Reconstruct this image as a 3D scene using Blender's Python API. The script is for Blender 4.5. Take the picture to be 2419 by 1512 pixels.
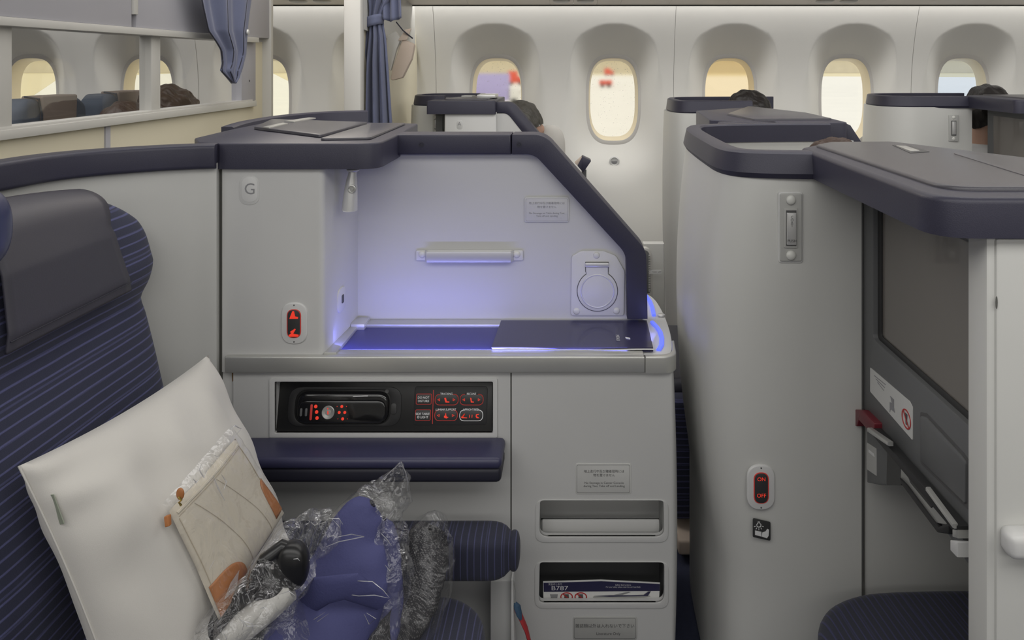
import bpy, bmesh, math, random
from mathutils import Vector, Matrix, noise
R = math.radians
random.seed(7)
for o in list(bpy.data.objects): bpy.data.objects.remove(o)
scene = bpy.context.scene
COL = scene.collection

# ---------------------------------------------------------------- camera, world, lights, exposure
F, CX, CY, EYE = 1750.0, 1350.0, 150.0, 1.35
cam = bpy.data.objects.new('camera', bpy.data.cameras.new('camera')); COL.objects.link(cam)
cam.location = (0, 0, EYE); cam.rotation_euler = (R(90), 0, 0)
cam.data.sensor_width = 36; cam.data.lens = F / 2419 * 36
cam.data.shift_x = -(CX - 1209.5) / 2419; cam.data.shift_y = (CY - 756) / 2419
cam.data.clip_start = 0.05; cam.data.clip_end = 2000
scene.camera = cam
world = bpy.data.worlds.new('overcast_sky'); scene.world = world; world.use_nodes = True
bg = world.node_tree.nodes['Background']; bg.inputs[0].default_value = (0.93, 0.94, 0.95, 1); bg.inputs[1].default_value = 1.1
vs = scene.view_settings
vs.view_transform = 'Standard'; vs.look = 'None'; vs.gamma = 1; vs.use_curve_mapping = False; vs.exposure = 0.18

def area(name, loc, rot, sx, sy, power, color=(1, 1, 1)):
    l = bpy.data.lights.new(name, 'AREA'); l.shape = 'RECTANGLE'; l.size = sx; l.size_y = sy
    l.energy = power; l.color = color
    o = bpy.data.objects.new(name, l); COL.objects.link(o); o.location = loc; o.rotation_euler = [R(a) for a in rot]
    return o
area('aisle_ceiling_light', (0.3, 0.0, 2.18), (18, 0, 0), 5.5, 0.9, 34, (1.0, 0.985, 0.95))
area('near_sidewall_light', (0.6, -1.35, 1.75), (70, 0, 0), 5.0, 0.35, 13, (1.0, 0.985, 0.96))
area('centre_ceiling_light', (0.0, 1.7, 2.2), (0, 0, 0), 6.5, 0.6, 20, (1.0, 0.985, 0.95))
area('far_aisle_ceiling_light', (0.0, 2.35, 2.16), (25, 0, 0), 6.5, 0.4, 20, (1.0, 0.985, 0.96))
area('sidewall_wash_light', (0.0, 3.70, 1.715), (6, 0, 0), 7.6, 0.045, 15, (1.0, 0.99, 0.97))

area('added_left_fill', (-0.95, 2.6, 2.0), (0, -62, 0), 0.5, 0.7, 3.5, (1.0, 0.93, 0.84))  # unseen warm fill, added to brighten left-facing rims and shell flanks

# ---------------------------------------------------------------- materials
def mat(name, col, rough=0.5, metal=0.0, var=0.04, vscale=6.0, bump=0.0, bscale=400.0, emit=None, estr=0.0, spec=0.5, coat=0.0, sheen=0.0):
    m = bpy.data.materials.new(name); m.use_nodes = True
    nt = m.node_tree; b = nt.nodes['Principled BSDF']
    b.inputs['Roughness'].default_value = rough; b.inputs['Metallic'].default_value = metal
    b.inputs['Specular IOR Level'].default_value = spec
    b.inputs['Coat Weight'].default_value = coat
    b.inputs['Sheen Weight'].default_value = sheen
    tc = nt.nodes.new('ShaderNodeTexCoord')
    n = nt.nodes.new('ShaderNodeTexNoise'); n.inputs['Scale'].default_value = vscale; n.inputs['Detail'].default_value = 4
    nt.links.new(tc.outputs['Object'], n.inputs['Vector'])
    mx = nt.nodes.new('ShaderNodeMix'); mx.data_type = 'RGBA'
    mx.inputs[6].default_value = (*[c * (1 - var) for c in col], 1)
    mx.inputs[7].default_value = (*[min(1, c * (1 + var)) for c in col], 1)
    nt.links.new(n.outputs[0], mx.inputs[0]); nt.links.new(mx.outputs[2], b.inputs['Base Color'])
    if bump:
        n2 = nt.nodes.new('ShaderNodeTexNoise'); n2.inputs['Scale'].default_value = bscale; n2.inputs['Detail'].default_value = 3
        nt.links.new(tc.outputs['Object'], n2.inputs['Vector'])
        bp = nt.nodes.new('ShaderNodeBump'); bp.inputs['Strength'].default_value = bump; bp.inputs['Distance'].default_value = 0.002
        nt.links.new(n2.outputs[0], bp.inputs['Height']); nt.links.new(bp.outputs[0], b.inputs['Normal'])
    if emit:
        b.inputs['Emission Color'].default_value = (*emit, 1); b.inputs['Emission Strength'].default_value = estr
    return m

M = {}
M['shell'] = mat('white_shell_plastic', (0.60, 0.60, 0.575), 0.42, var=0.03, bump=0.02)
M['console'] = mat('white_console_panel', (0.60, 0.60, 0.59), 0.38, var=0.03, bump=0.02)
M['trim_white'] = mat('white_plastic_trim', (0.66, 0.66, 0.65), 0.35, var=0.02)
M['wall'] = mat('sidewall_panel', (0.72, 0.71, 0.675), 0.55, var=0.02, bump=0.03)
M['reveal'] = mat('cream_light_tinted_reveal', (0.80, 0.70, 0.50), 0.45, var=0.02)  # cream, with the yellow of the outside light put into the colour
M['wframe'] = mat('window_frame', (0.58, 0.56, 0.53), 0.4, var=0.02)
M['cream'] = mat('cream_partition_panel', (0.66, 0.61, 0.47), 0.5, var=0.04, vscale=3)
M['mauve'] = mat('grey_mauve_partition_panel', (0.40, 0.395, 0.43), 0.5, var=0.03)
M['rail'] = mat('grey_partition_rail', (0.55, 0.54, 0.51), 0.38, var=0.03)
M['navy'] = mat('navy_padded_trim', (0.036, 0.035, 0.058), 0.42, var=0.10, vscale=12, bump=0.12, bscale=700)
M['navy_arm'] = mat('navy_armrest_leather', (0.044, 0.044, 0.095), 0.38, var=0.08, vscale=8, bump=0.10, bscale=500)
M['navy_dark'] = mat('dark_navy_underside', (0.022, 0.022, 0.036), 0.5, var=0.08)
M['lid'] = mat('slate_lid_cover', (0.078, 0.075, 0.09), 0.30, var=0.08, vscale=9, bump=0.15, bscale=900)
M['silver'] = mat('brushed_silver', (0.56, 0.56, 0.53), 0.34, 0.55, var=0.04, vscale=14)
M['satin'] = mat('satin_light_metal', (0.66, 0.66, 0.65), 0.33, 0.5, var=0.03)
M['counter'] = mat('deep_blue_counter_top', (0.055, 0.055, 0.22), 0.45, var=0.05)
M['menu'] = mat('glossy_navy_cover', (0.035, 0.033, 0.08), 0.28, var=0.1, coat=0.15)
M['paper'] = mat('white_paper', (0.75, 0.75, 0.73), 0.6, var=0.02)
M['sticker'] = mat('off_white_sticker', (0.62, 0.62, 0.60), 0.45, var=0.02)
M['sticker_grey'] = mat('grey_sticker', (0.46, 0.46, 0.44), 0.45, var=0.02)
M['ink'] = mat('dark_ink', (0.09, 0.09, 0.09), 0.6, var=0.02)
M['ink_grey'] = mat('grey_ink', (0.27, 0.27, 0.28), 0.6, var=0.02)
M['ink_red'] = mat('red_ink', (0.45, 0.03, 0.03), 0.5, var=0.02)
M['ink_white'] = mat('white_ink', (0.72, 0.72, 0.72), 0.5, var=0.02)
M['black'] = mat('black_panel_plastic', (0.016, 0.016, 0.016), 0.35, var=0.1)
M['black_gloss'] = mat('gloss_black_handset', (0.010, 0.010, 0.011), 0.12, var=0.1, coat=0.5)
M['black_soft'] = mat('black_soft_plastic', (0.02, 0.02, 0.021), 0.5, var=0.1)
M['btn'] = mat('dark_grey_button', (0.045, 0.045, 0.045), 0.4, var=0.05)
M['redglow'] = mat('red_backlit_symbol', (0.4, 0.02, 0.01), 0.5, emit=(1, 0.06, 0.03), estr=0.5)
M['redline'] = mat('red_outline', (0.42, 0.05, 0.045), 0.4, emit=(1, 0.05, 0.03), estr=0.10)
M['whiteglow'] = mat('white_backlit_lettering', (0.6, 0.6, 0.6), 0.5, emit=(1, 1, 1), estr=0.18)
M['led'] = mat('blue_led_strip', (0.10, 0.12, 0.6), 0.4, emit=(0.10, 0.15, 1.0), estr=0.95)
M['charcoal'] = mat('charcoal_monitor_frame', (0.125, 0.128, 0.130), 0.45, var=0.06)
M['charcoal_dk'] = mat('dark_monitor_bezel', (0.030, 0.030, 0.030), 0.35, var=0.06)
M['screen'] = mat('switched_off_screen', (0.165, 0.150, 0.135), 0.24, var=0.10, vscale=3, coat=0.5)
M['alu'] = mat('aluminium_edge', (0.55, 0.55, 0.53), 0.3, 0.6, var=0.04)
M['maroon'] = mat('maroon_latch', (0.16, 0.02, 0.03), 0.35, var=0.1)
M['belt_red'] = mat('red_strap', (0.42, 0.03, 0.035), 0.6, var=0.1)
M['belt_blue'] = mat('blue_strap', (0.04, 0.09, 0.16), 0.6, var=0.1)
M['curtain'] = mat('slate_blue_curtain', (0.125, 0.14, 0.225), 0.85, var=0.08, vscale=10, bump=0.2, bscale=900, sheen=0.2)
M['curtain_hem'] = mat('curtain_piping', (0.035, 0.035, 0.05), 0.85)
M['pillow'] = mat('white_pillowcase_cotton', (0.57, 0.55, 0.515), 0.85, var=0.03, bump=0.12, bscale=900, sheen=0.2)
M['canvas'] = mat('cream_canvas', (0.57, 0.52, 0.43), 0.8, var=0.05, bump=0.2, bscale=1200)
M['canvas_dk'] = mat('cream_canvas_seam', (0.45, 0.39, 0.30), 0.8)
M['tan'] = mat('tan_leather', (0.40, 0.155, 0.05), 0.5, var=0.12, vscale=20)
M['brass'] = mat('brass_zip', (0.55, 0.42, 0.14), 0.3, 0.8)
M['slipper'] = mat('royal_blue_slipper_cloth', (0.062, 0.066, 0.18), 0.8, var=0.18, vscale=8, bump=0.3, bscale=300)
M['phones'] = mat('black_headphone_plastic', (0.012, 0.012, 0.013), 0.3, var=0.1)
M['grey_fab'] = mat('grey_headrest_cover', (0.048, 0.046, 0.062), 0.5, var=0.08, vscale=5, bump=0.08)
M['leather_wing'] = mat('navy_leather_wing', (0.035, 0.042, 0.11), 0.28, var=0.1)
M['skin'] = mat('skin', (0.55, 0.34, 0.25), 0.5, var=0.05)
M['lips'] = mat('lips', (0.40, 0.16, 0.14), 0.4)
M['hair_black'] = mat('black_hair', (0.012, 0.009, 0.008), 0.45, var=0.3, vscale=60, bump=0.5, bscale=150)
M['hair_brown'] = mat('brown_hair', (0.05, 0.025, 0.015), 0.45, var=0.4, vscale=60, bump=0.5, bscale=150)
M['hair_grey'] = mat('grey_brown_hair', (0.07, 0.065, 0.055), 0.5, var=0.5, vscale=80, bump=0.5, bscale=150)
M['shirt'] = mat('white_shirt', (0.6, 0.6, 0.6), 0.8)
M['trousers'] = mat('dark_trousers', (0.03, 0.03, 0.04), 0.8)
M['econ'] = mat('blue_grey_seat_fabric', (0.085, 0.105, 0.14), 0.8, var=0.08, vscale=20)
M['econ_dk'] = mat('dark_seat_piping', (0.03, 0.035, 0.045), 0.7)
M['taupe'] = mat('taupe_headrest_cloth', (0.23, 0.185, 0.155), 0.8, var=0.06)
M['binpanel'] = mat('overhead_bin_panel', (0.86, 0.80, 0.74), 0.5, var=0.03)
M['ceiling'] = mat('ceiling_panel', (0.72, 0.71, 0.68), 0.6, var=0.02)
M['gap'] = mat('dark_gap', (0.11, 0.11, 0.10), 0.7)
M['grease'] = mat('brown_stain', (0.22, 0.12, 0.04), 0.7)
M['peach'] = mat('peach_pocket_cloth', (0.60, 0.50, 0.42), 0.7, var=0.05)
M['dimple'] = mat('white_rivet_cap', (0.68, 0.68, 0.64), 0.3)
M['concrete'] = mat('pale_apron_concrete', (0.84, 0.83, 0.79), 0.8, var=0.05, vscale=0.2)
M['grass'] = mat('dry_grass', (0.74, 0.66, 0.44), 0.9, var=0.15, vscale=0.3)
M['truck_red'] = mat('red_vehicle_paint', (0.75, 0.09, 0.04), 0.4)
M['truck_violet'] = mat('violet_blue_container_paint', (0.42, 0.38, 0.68), 0.5)
M['truck_white'] = mat('white_vehicle_paint', (0.75, 0.75, 0.72), 0.4)
M['tyre'] = mat('tyre_rubber', (0.03, 0.03, 0.03), 0.8)
M['bldg'] = mat('terminal_cladding', (0.72, 0.67, 0.55), 0.7, var=0.1, vscale=0.3)
M['bldg_glass'] = mat('terminal_glass', (0.50, 0.48, 0.42), 0.2)
M['carpet'] = mat('dark_blue_carpet', (0.03, 0.035, 0.07), 0.95, var=0.2, vscale=80, bump=0.4, bscale=500)

def stripe_mat(name, axis, period, base, line, duty=0.20, wob=0.0015, slant=None):
    """woven stripes; axis 0/1/2 of the object's coordinates, irregular pairs like the seat cloth"""
    m = bpy.data.materials.new(name); m.use_nodes = True; nt = m.node_tree; b = nt.nodes['Principled BSDF']
    N = nt.nodes.new; L = nt.links.new
    tc = N('ShaderNodeTexCoord'); sp = N('ShaderNodeSeparateXYZ'); L(tc.outputs['Object'], sp.inputs[0])
    nz = N('ShaderNodeTexNoise'); nz.inputs['Scale'].default_value = 14; L(tc.outputs['Object'], nz.inputs['Vector'])
    def mth(op, a, bb=None):
        n = N('ShaderNodeMath'); n.operation = op
        for i, v in enumerate((a, bb)):
            if v is None: continue
            if isinstance(v, (int, float)): n.inputs[i].default_value = v
            else: L(v, n.inputs[i])
        return n.outputs[0]
    co = sp.outputs[axis]
    if slant: co = mth('ADD', co, mth('MULTIPLY', sp.outputs[slant[0]], slant[1]))
    co = mth('ADD', co, mth('MULTIPLY', nz.outputs[0], wob))
    def lines(per, off, w):
        f = mth('FRACT', mth('DIVIDE', mth('ADD', co, off), per))
        d = mth('ABSOLUTE', mth('SUBTRACT', f, 0.5))
        n = N('ShaderNodeMapRange'); n.inputs[1].default_value = w; n.inputs[2].default_value = w * 0.45
        n.inputs[3].default_value = 0; n.inputs[4].default_value = 1; L(d, n.inputs[0]); return n.outputs[0]
    s = mth('MAXIMUM', lines(period, 0.0, duty * 0.5), mth('MULTIPLY', lines(period * 2.63, 0.004, duty * 0.2), 0.5))
    wv = N('ShaderNodeTexNoise'); wv.inputs['Scale'].default_value = 700; L(tc.outputs['Object'], wv.inputs['Vector'])
    s2 = mth('MULTIPLY', s, mth('ADD', mth('MULTIPLY', wv.outputs[0], 0.9), 0.5))
    mx = N('ShaderNodeMix'); mx.data_type = 'RGBA'; mx.inputs[6].default_value = (*base, 1); mx.inputs[7].default_value = (*line, 1)
    L(s2, mx.inputs[0]); L(mx.outputs[2], b.inputs['Base Color'])
    b.inputs['Roughness'].default_value = 0.85; b.inputs['Sheen Weight'].default_value = 0.1
    bp = N('ShaderNodeBump'); bp.inputs['Strength'].default_value = 0.4; bp.inputs['Distance'].default_value = 0.002
    L(mth('ADD', mth('MULTIPLY', wv.outputs[0], 0.4), s), bp.inputs['Height']); L(bp.outputs[0], b.inputs['Normal'])
    return m
SB, SL = (0.023, 0.026, 0.058), (0.085, 0.09, 0.21)
M['seat_z'] = stripe_mat('striped_seat_fabric_across', 2, 0.0168, SB, SL, 0.26)
M['seat_y'] = stripe_mat('striped_seat_fabric_lengthwise', 0, 0.0125, (0.018, 0.020, 0.036), (0.034, 0.036, 0.105), 0.26, slant=(1, 0.10))
M['seat_n'] = stripe_mat('striped_footrest_fabric', 0, 0.013, (0.022, 0.024, 0.046), (0.060, 0.064, 0.14), 0.22)

def knit_mat():
    m = bpy.data.materials.new('flecked_charcoal_knit'); m.use_nodes = True; nt = m.node_tree; b = nt.nodes['Principled BSDF']
    N = nt.nodes.new; L = nt.links.new
    tc = N('ShaderNodeTexCoord'); mp = N('ShaderNodeMapping'); mp.inputs['Scale'].default_value = (1, 1, 0.45); mp.inputs['Rotation'].default_value = (0, R(-25), 0)
    L(tc.outputs['Object'], mp.inputs[0]); v = N('ShaderNodeTexVoronoi'); v.inputs['Scale'].default_value = 400; v.inputs['Randomness'].default_value = 0.3; L(mp.outputs[0], v.inputs['Vector'])
    cr = N('ShaderNodeValToRGB'); cr.color_ramp.elements[0].position = 0.22; cr.color_ramp.elements[0].color = (0.17, 0.165, 0.165, 1)
    cr.color_ramp.elements[1].position = 0.40; cr.color_ramp.elements[1].color = (0.022, 0.022, 0.026, 1)
    L(v.outputs['Distance'], cr.inputs[0]); L(cr.outputs[0], b.inputs['Base Color']); b.inputs['Roughness'].default_value = 0.9
    bp = N('ShaderNodeBump'); bp.inputs['Strength'].default_value = 0.6; bp.inputs['Distance'].default_value = 0.002; bp.invert = True
    L(v.outputs['Distance'], bp.inputs['Height']); L(bp.outputs[0], b.inputs['Normal'])
    return m
M['knit'] = knit_mat()

def clear_mat(name, tint=(0.97, 0.97, 0.97), haze=0.05, refl=0.14, rough=0.08, bump=0.0, bscale=30.0, drops=0.0, blur=0.0):
    m = bpy.data.materials.new(name); m.use_nodes = True; nt = m.node_tree; nt.nodes.clear()
    N = nt.nodes.new; L = nt.links.new
    out = N('ShaderNodeOutputMaterial'); tr = N('ShaderNodeBsdfTransparent'); tr.inputs[0].default_value = (*tint, 1)
    gl = N('ShaderNodeBsdfGlossy'); gl.inputs['Roughness'].default_value = rough; gl.inputs['Color'].default_value = (0.95, 0.95, 0.97, 1)
    df = N('ShaderNodeBsdfDiffuse'); df.inputs[0].default_value = (0.75, 0.75, 0.77, 1)
    m1 = N('ShaderNodeMixShader'); m1.inputs[0].default_value = haze; L(tr.outputs[0], m1.inputs[1]); L(df.outputs[0], m1.inputs[2])
    m2 = N('ShaderNodeMixShader'); L(m1.outputs[0], m2.inputs[1]); L(gl.outputs[0], m2.inputs[2])
    lw = N('ShaderNodeLayerWeight'); lw.inputs['Blend'].default_value = 0.35
    mr = N('ShaderNodeMapRange'); mr.inputs[3].default_value = refl * 0.5; mr.inputs[4].default_value = min(1, refl * 3.2); L(lw.outputs['Fresnel'], mr.inputs[0]); L(mr.outputs[0], m2.inputs[0])
    tc = N('ShaderNodeTexCoord')
    if bump:
        n = N('ShaderNodeTexNoise'); n.inputs['Scale'].default_value = bscale; n.inputs['Detail'].default_value = 3; n.inputs['Distortion'].default_value = 1.2
        L(tc.outputs['Object'], n.inputs['Vector'])
        bp = N('ShaderNodeBump'); bp.inputs['Strength'].default_value = bump; bp.inputs['Distance'].default_value = 0.02
        L(n.outputs[0], bp.inputs['Height']); L(bp.outputs[0], gl.inputs['Normal']); L(bp.outputs[0], lw.inputs['Normal'])
    if blur:
        rf = N('ShaderNodeBsdfRefraction'); rf.inputs['IOR'].default_value = 1.12; rf.inputs['Roughness'].default_value = blur; rf.inputs[0].default_value = (*tint, 1)
        L(rf.outputs[0], m1.inputs[1])
    if drops:
        v = N('ShaderNodeTexVoronoi'); v.inputs['Scale'].default_value = 55; L(tc.outputs['Object'], v.inputs['Vector'])
        cr = N('ShaderNodeMapRange'); cr.inputs[1].default_value = 0.16; cr.inputs[2].default_value = 0.08; cr.inputs[3].default_value = haze; cr.inputs[4].default_value = drops
        L(v.outputs['Distance'], cr.inputs[0]); L(cr.outputs[0], m1.inputs[0])
    L(m2.outputs[0], out.inputs[0])
    return m
M['plastic'] = clear_mat('clear_crinkled_plastic', haze=0.025, refl=0.075, rough=0.10, bump=0.45, bscale=30)
M['plastic_flat'] = clear_mat('clear_smooth_plastic', haze=0.02, refl=0.04, rough=0.15, bump=0.5, bscale=14)
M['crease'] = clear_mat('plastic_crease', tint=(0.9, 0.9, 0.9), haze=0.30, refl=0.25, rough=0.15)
M['glass'] = clear_mat('partition_glass', tint=(0.98, 0.98, 0.98), haze=0.0, refl=0.02, rough=0.02)
M['pane_clear'] = clear_mat('clear_window_pane', tint=(1.0, 0.985, 0.94), haze=0.03, refl=0.04, rough=0.05)
M['pane_wet'] = clear_mat('rain_speckled_window_pane', tint=(1.0, 0.97, 0.90), haze=0.04, refl=0.04, rough=0.05, drops=0.35, blur=0.13)
M['pane_amber'] = clear_mat('amber_dimmed_window_pane', tint=(1.0, 0.91, 0.74), blur=0.13, haze=0.04, refl=0.04, rough=0.05)
M['pane_yellow'] = clear_mat('yellow_tinted_window_pane', tint=(1.0, 0.975, 0.88), haze=0.03, refl=0.04, rough=0.05)
M['pane_blue'] = clear_mat('cool_tinted_window_pane', tint=(0.86, 0.90, 0.95), haze=0.04, refl=0.04, rough=0.05)

# ---------------------------------------------------------------- geometry helpers
class Pl:
    """a flat plane with local x, y and outward z; q() puts a measured sight line onto it"""
    def __init__(s, o, ux, uy):
        s.o = Vector(o); s.ux = Vector(ux).normalized(); n = s.ux.cross(Vector(uy)).normalized()
        s.n = n; s.uy = n.cross(s.ux)
        s.m = Matrix(((s.ux.x, s.uy.x, n.x, s.o.x), (s.ux.y, s.uy.y, n.y, s.o.y), (s.ux.z, s.uy.z, n.z, s.o.z), (0, 0, 0, 1)))
    def q(s, px, py):
        d = Vector(((px - CX) / F, 1, -(py - CY) / F)); c = Vector((0, 0, EYE))
        t = (s.o - c).dot(s.n) / d.dot(s.n); p = c + d * t - s.o
        return (p.dot(s.ux), p.dot(s.uy))
    def qs(s, pts): return [s.q(*p) for p in pts]
    def w(s, x, y, h=0): return s.o + s.ux * x + s.uy * y + s.n * h
def FR(Y): return Pl((0, Y, 0), (1, 0, 0), (0, 0, 1))
def SD(X): return Pl((X, 0, 0), (0, -1, 0), (0, 0, 1))
def SR(X): return Pl((X, 0, 0), (0, 1, 0), (0, 0, 1))
def TP(Z): return Pl((0, 0, Z), (1, 0, 0), (0, 1, 0))
def W(px, py, Y): return Vector(((px - CX) * Y / F, Y, EYE - (py - CY) * Y / F))

def rnd(pts, r, n=6):
    out = []; N = len(pts)
    for i in range(N):
        p = Vector(pts[i]); a = Vector(pts[i - 1]); b = Vector(pts[(i + 1) % N])
        rr = r[i] if isinstance(r, (list, tuple)) else r
        if rr <= 0: out.append(tuple(p)); continue
        da = (a - p); db = (b - p); la = da.length; lb = db.length
        if la < 1e-7 or lb < 1e-7: out.append(tuple(p)); continue
        da /= la; db /= lb
        ang = math.acos(max(-1, min(1, da.dot(db))))
        if ang > math.pi - 0.02: out.append(tuple(p)); continue
        t = min(rr / math.tan(ang / 2), la * 0.49, lb * 0.49)
        p0 = p + da * t; p1 = p + db * t
        for k in range(n + 1):
            s = k / n
            out.append(tuple(p0.lerp(p, s).lerp(p.lerp(p1, s), s)))
    return out
def rr(x0, x1, y0, y1, r, n=5): return rnd([(x0, y0), (x1, y0), (x1, y1), (x0, y1)], r, n)
def ell(cx, cy, rx, ry, n=24, p=2.0):
    o = []
    for k in range(n):
        a = 2 * math.pi * k / n; c, s = math.cos(a), math.sin(a)
        o.append((cx + rx * math.copysign(abs(c) ** (2 / p), c), cy + ry * math.copysign(abs(s) ** (2 / p), s)))
    return o
def smooth(path, n=6):
    P = [Vector(p[:2]) for p in path]; out = []
    for i in range(len(P) - 1):
        a = P[i - 1] if i else P[0] * 2 - P[1]; b, c = P[i], P[i + 1]; d = P[i + 2] if i + 2 < len(P) else P[-1] * 2 - P[-2]
        for k in range(n):
            t = k / n
            out.append(0.5 * ((2 * b) + (c - a) * t + (2 * a - 5 * b + 4 * c - d) * t * t + (3 * b - a - 3 * c + d) * t ** 3))
    out.append(P[-1]); return out

class MB:
    def __init__(s): s.bm = bmesh.new()
    def _join(s, t, m=None):
        if m is not None: bmesh.ops.transform(t, matrix=m, verts=t.verts)
        me = bpy.data.meshes.new('t'); t.to_mesh(me); t.free(); s.bm.from_mesh(me); bpy.data.meshes.remove(me); return s
    def prism(s, pl, pts, h0, h1, bev=0.0, holes=(), seg=2, top_only=True):
        t = bmesh.new(); loops = []
        for lp in [pts] + list(holes):
            cl = []
            for p in lp:
                if not cl or (Vector(p) - Vector(cl[-1])).length > 1e-6: cl.append(p)
            if (Vector(cl[0]) - Vector(cl[-1])).length < 1e-6: cl.pop()
            vs_ = [t.verts.new((p[0], p[1], h1)) for p in cl]
            loops.append(vs_)
        if holes:
            es = [t.edges.new((l[i], l[(i + 1) % len(l)])) for l in loops for i in range(len(l))]
            bmesh.ops.triangle_fill(t, use_beauty=True, edges=es, normal=(0, 0, 1))
        else: t.faces.new(loops[0])
        lid_edges = []
        top_faces = list(t.faces)
        low = [[t.verts.new((v.co.x, v.co.y, h0)) for v in l] for l in loops]
        for l, b in zip(loops, low):
            for i in range(len(l)):
                j = (i + 1) % len(l); t.faces.new((l[i], l[j], b[j], b[i]))
                lid_edges.append(t.edges.get((l[i], l[j])))
                if not top_only: lid_edges.append(t.edges.get((b[i], b[j])))
        if not holes: t.faces.new(list(reversed(low[0])))
        else:
            mp = {v: b for l, bb in zip(loops, low) for v, b in zip(l, bb)}
            for f in top_faces:
                t.faces.new([mp[v] for v in reversed(f.verts)])
        bmesh.ops.recalc_face_normals(t, faces=t.faces)
        if bev > 0: bmesh.ops.bevel(t, geom=[e for e in lid_edges if e], offset=bev, segments=seg, affect='EDGES', profile=0.5, clamp_overlap=True)
        return s._join(t, pl.m)
    def box(s, x0, x1, y0, y1, z0, z1, bev=0.0, seg=2):
        t = bmesh.new(); bmesh.ops.create_cube(t, size=1)
        for v in t.verts: v.co = Vector(((x0 + x1) / 2 + v.co.x * (x1 - x0), (y0 + y1) / 2 + v.co.y * (y1 - y0), (z0 + z1) / 2 + v.co.z * (z1 - z0)))
        if bev: bmesh.ops.bevel(t, geom=list(t.edges), offset=bev, segments=seg, affect='EDGES', profile=0.5, clamp_overlap=True)
        return s._join(t)
    def ball(s, c, r, rot=None, u=20, v=12, pw=1.0):
        t = bmesh.new(); bmesh.ops.create_uvsphere(t, u_segments=u, v_segments=v, radius=1)
        r = (r, r, r) if not isinstance(r, (tuple, list)) else r
        for q in t.verts: q.co = Vector([math.copysign(abs(a) ** pw, a) * b for a, b in zip(q.co, r)])
        m = Matrix.Translation(c) @ (rot.to_matrix().to_4x4() if rot else Matrix())
        return s._join(t, m)
    def tube(s, pts, rad, n=10, flat=1.0, up=(0, 0, 1), cap=True):
        t = bmesh.new(); pts = [Vector(p) for p in pts]; rings = []
        for i, p in enumerate(pts):
            d = (pts[min(i + 1, len(pts) - 1)] - pts[max(i - 1, 0)]).normalized()
            u = Vector(up); 
            if abs(u.dot(d)) > 0.95: u = Vector((1, 0, 0)) if abs(d.x) < 0.9 else Vector((0, 1, 0))
            a = d.cross(u).normalized(); b = a.cross(d)
            r_ = rad[i] if isinstance(rad, (list, tuple)) else rad
            rings.append([t.verts.new(p + a * math.cos(2 * math.pi * k / n) * r_ + b * math.sin(2 * math.pi * k / n) * r_ * flat) for k in range(n)])
        for A, B in zip(rings, rings[1:]):
            for k in range(n): t.faces.new((A[k], A[(k + 1) % n], B[(k + 1) % n], B[k]))
        if cap: t.faces.new(rings[0][::-1]); t.faces.new(rings[-1])
        bmesh.ops.recalc_face_normals(t, faces=t.faces)
        return s._join(t)
    def sweep(s, path, prof, prof_fn=None):
        """prof = closed (u,z) polygon; u to the right of the travel direction of the (x,y) path"""
        t = bmesh.new(); P2 = [Vector((p[0], p[1])) for p in path]; rings = []
        for i, p in enumerate(P2):
            a = P2[max(i - 1, 0)]; b = P2[min(i + 1, len(P2) - 1)]; d = (b - a).normalized(); nrm = Vector((d.y, -d.x))
            pr = prof_fn(i / (len(P2) - 1)) if prof_fn else prof
            rings.append([t.verts.new((p.x + nrm.x * u, p.y + nrm.y * u, z)) for u, z in pr])
        n = len(rings[0])
        for A, B in zip(rings, rings[1:]):
            for k in range(n): t.faces.new((A[k], A[(k + 1) % n], B[(k + 1) % n], B[k]))
        t.faces.new(rings[0][::-1]); t.faces.new(rings[-1])
        bmesh.ops.recalc_face_normals(t, faces=t.faces)
        return s._join(t)
    def grid(s, fn, nu, nv, close_u=False):
        t = bmesh.new(); g = [[t.verts.new(fn(i / nu, j / nv)) for j in range(nv + 1)] for i in range(nu + (0 if close_u else 1))]
        m = len(g)
        for i in range(nu):
            for j in range(nv):
                A, B = g[i % m], g[(i + 1) % m]
                try: t.faces.new((A[j], B[j], B[j + 1], A[j + 1]))
                except ValueError: pass
        return s._join(t)
    def lathe(s, pl, cx, cy, prof, n=28):
        """prof of (radius, height) about the plane's normal at local (cx, cy)"""
        t = bmesh.new(); g = [[t.verts.new((cx + r * math.cos(2 * math.pi * k / n), cy + r * math.sin(2 * math.pi * k / n), h)) for k in range(n)] for r, h in prof]
        for A, B in zip(g, g[1:]):
            for k in range(n): t.faces.new((A[k], A[(k + 1) % n], B[(k + 1) % n], B[k]))
        if prof[-1][0] > 1e-5: t.faces.new(g[-1])
        if prof[0][0] > 1e-5: t.faces.new(g[0][::-1])
        bmesh.ops.remove_doubles(t, verts=t.verts, dist=1e-6)
        bmesh.ops.recalc_face_normals(t, faces=t.faces)
        return s._join(t, pl.m)

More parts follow.
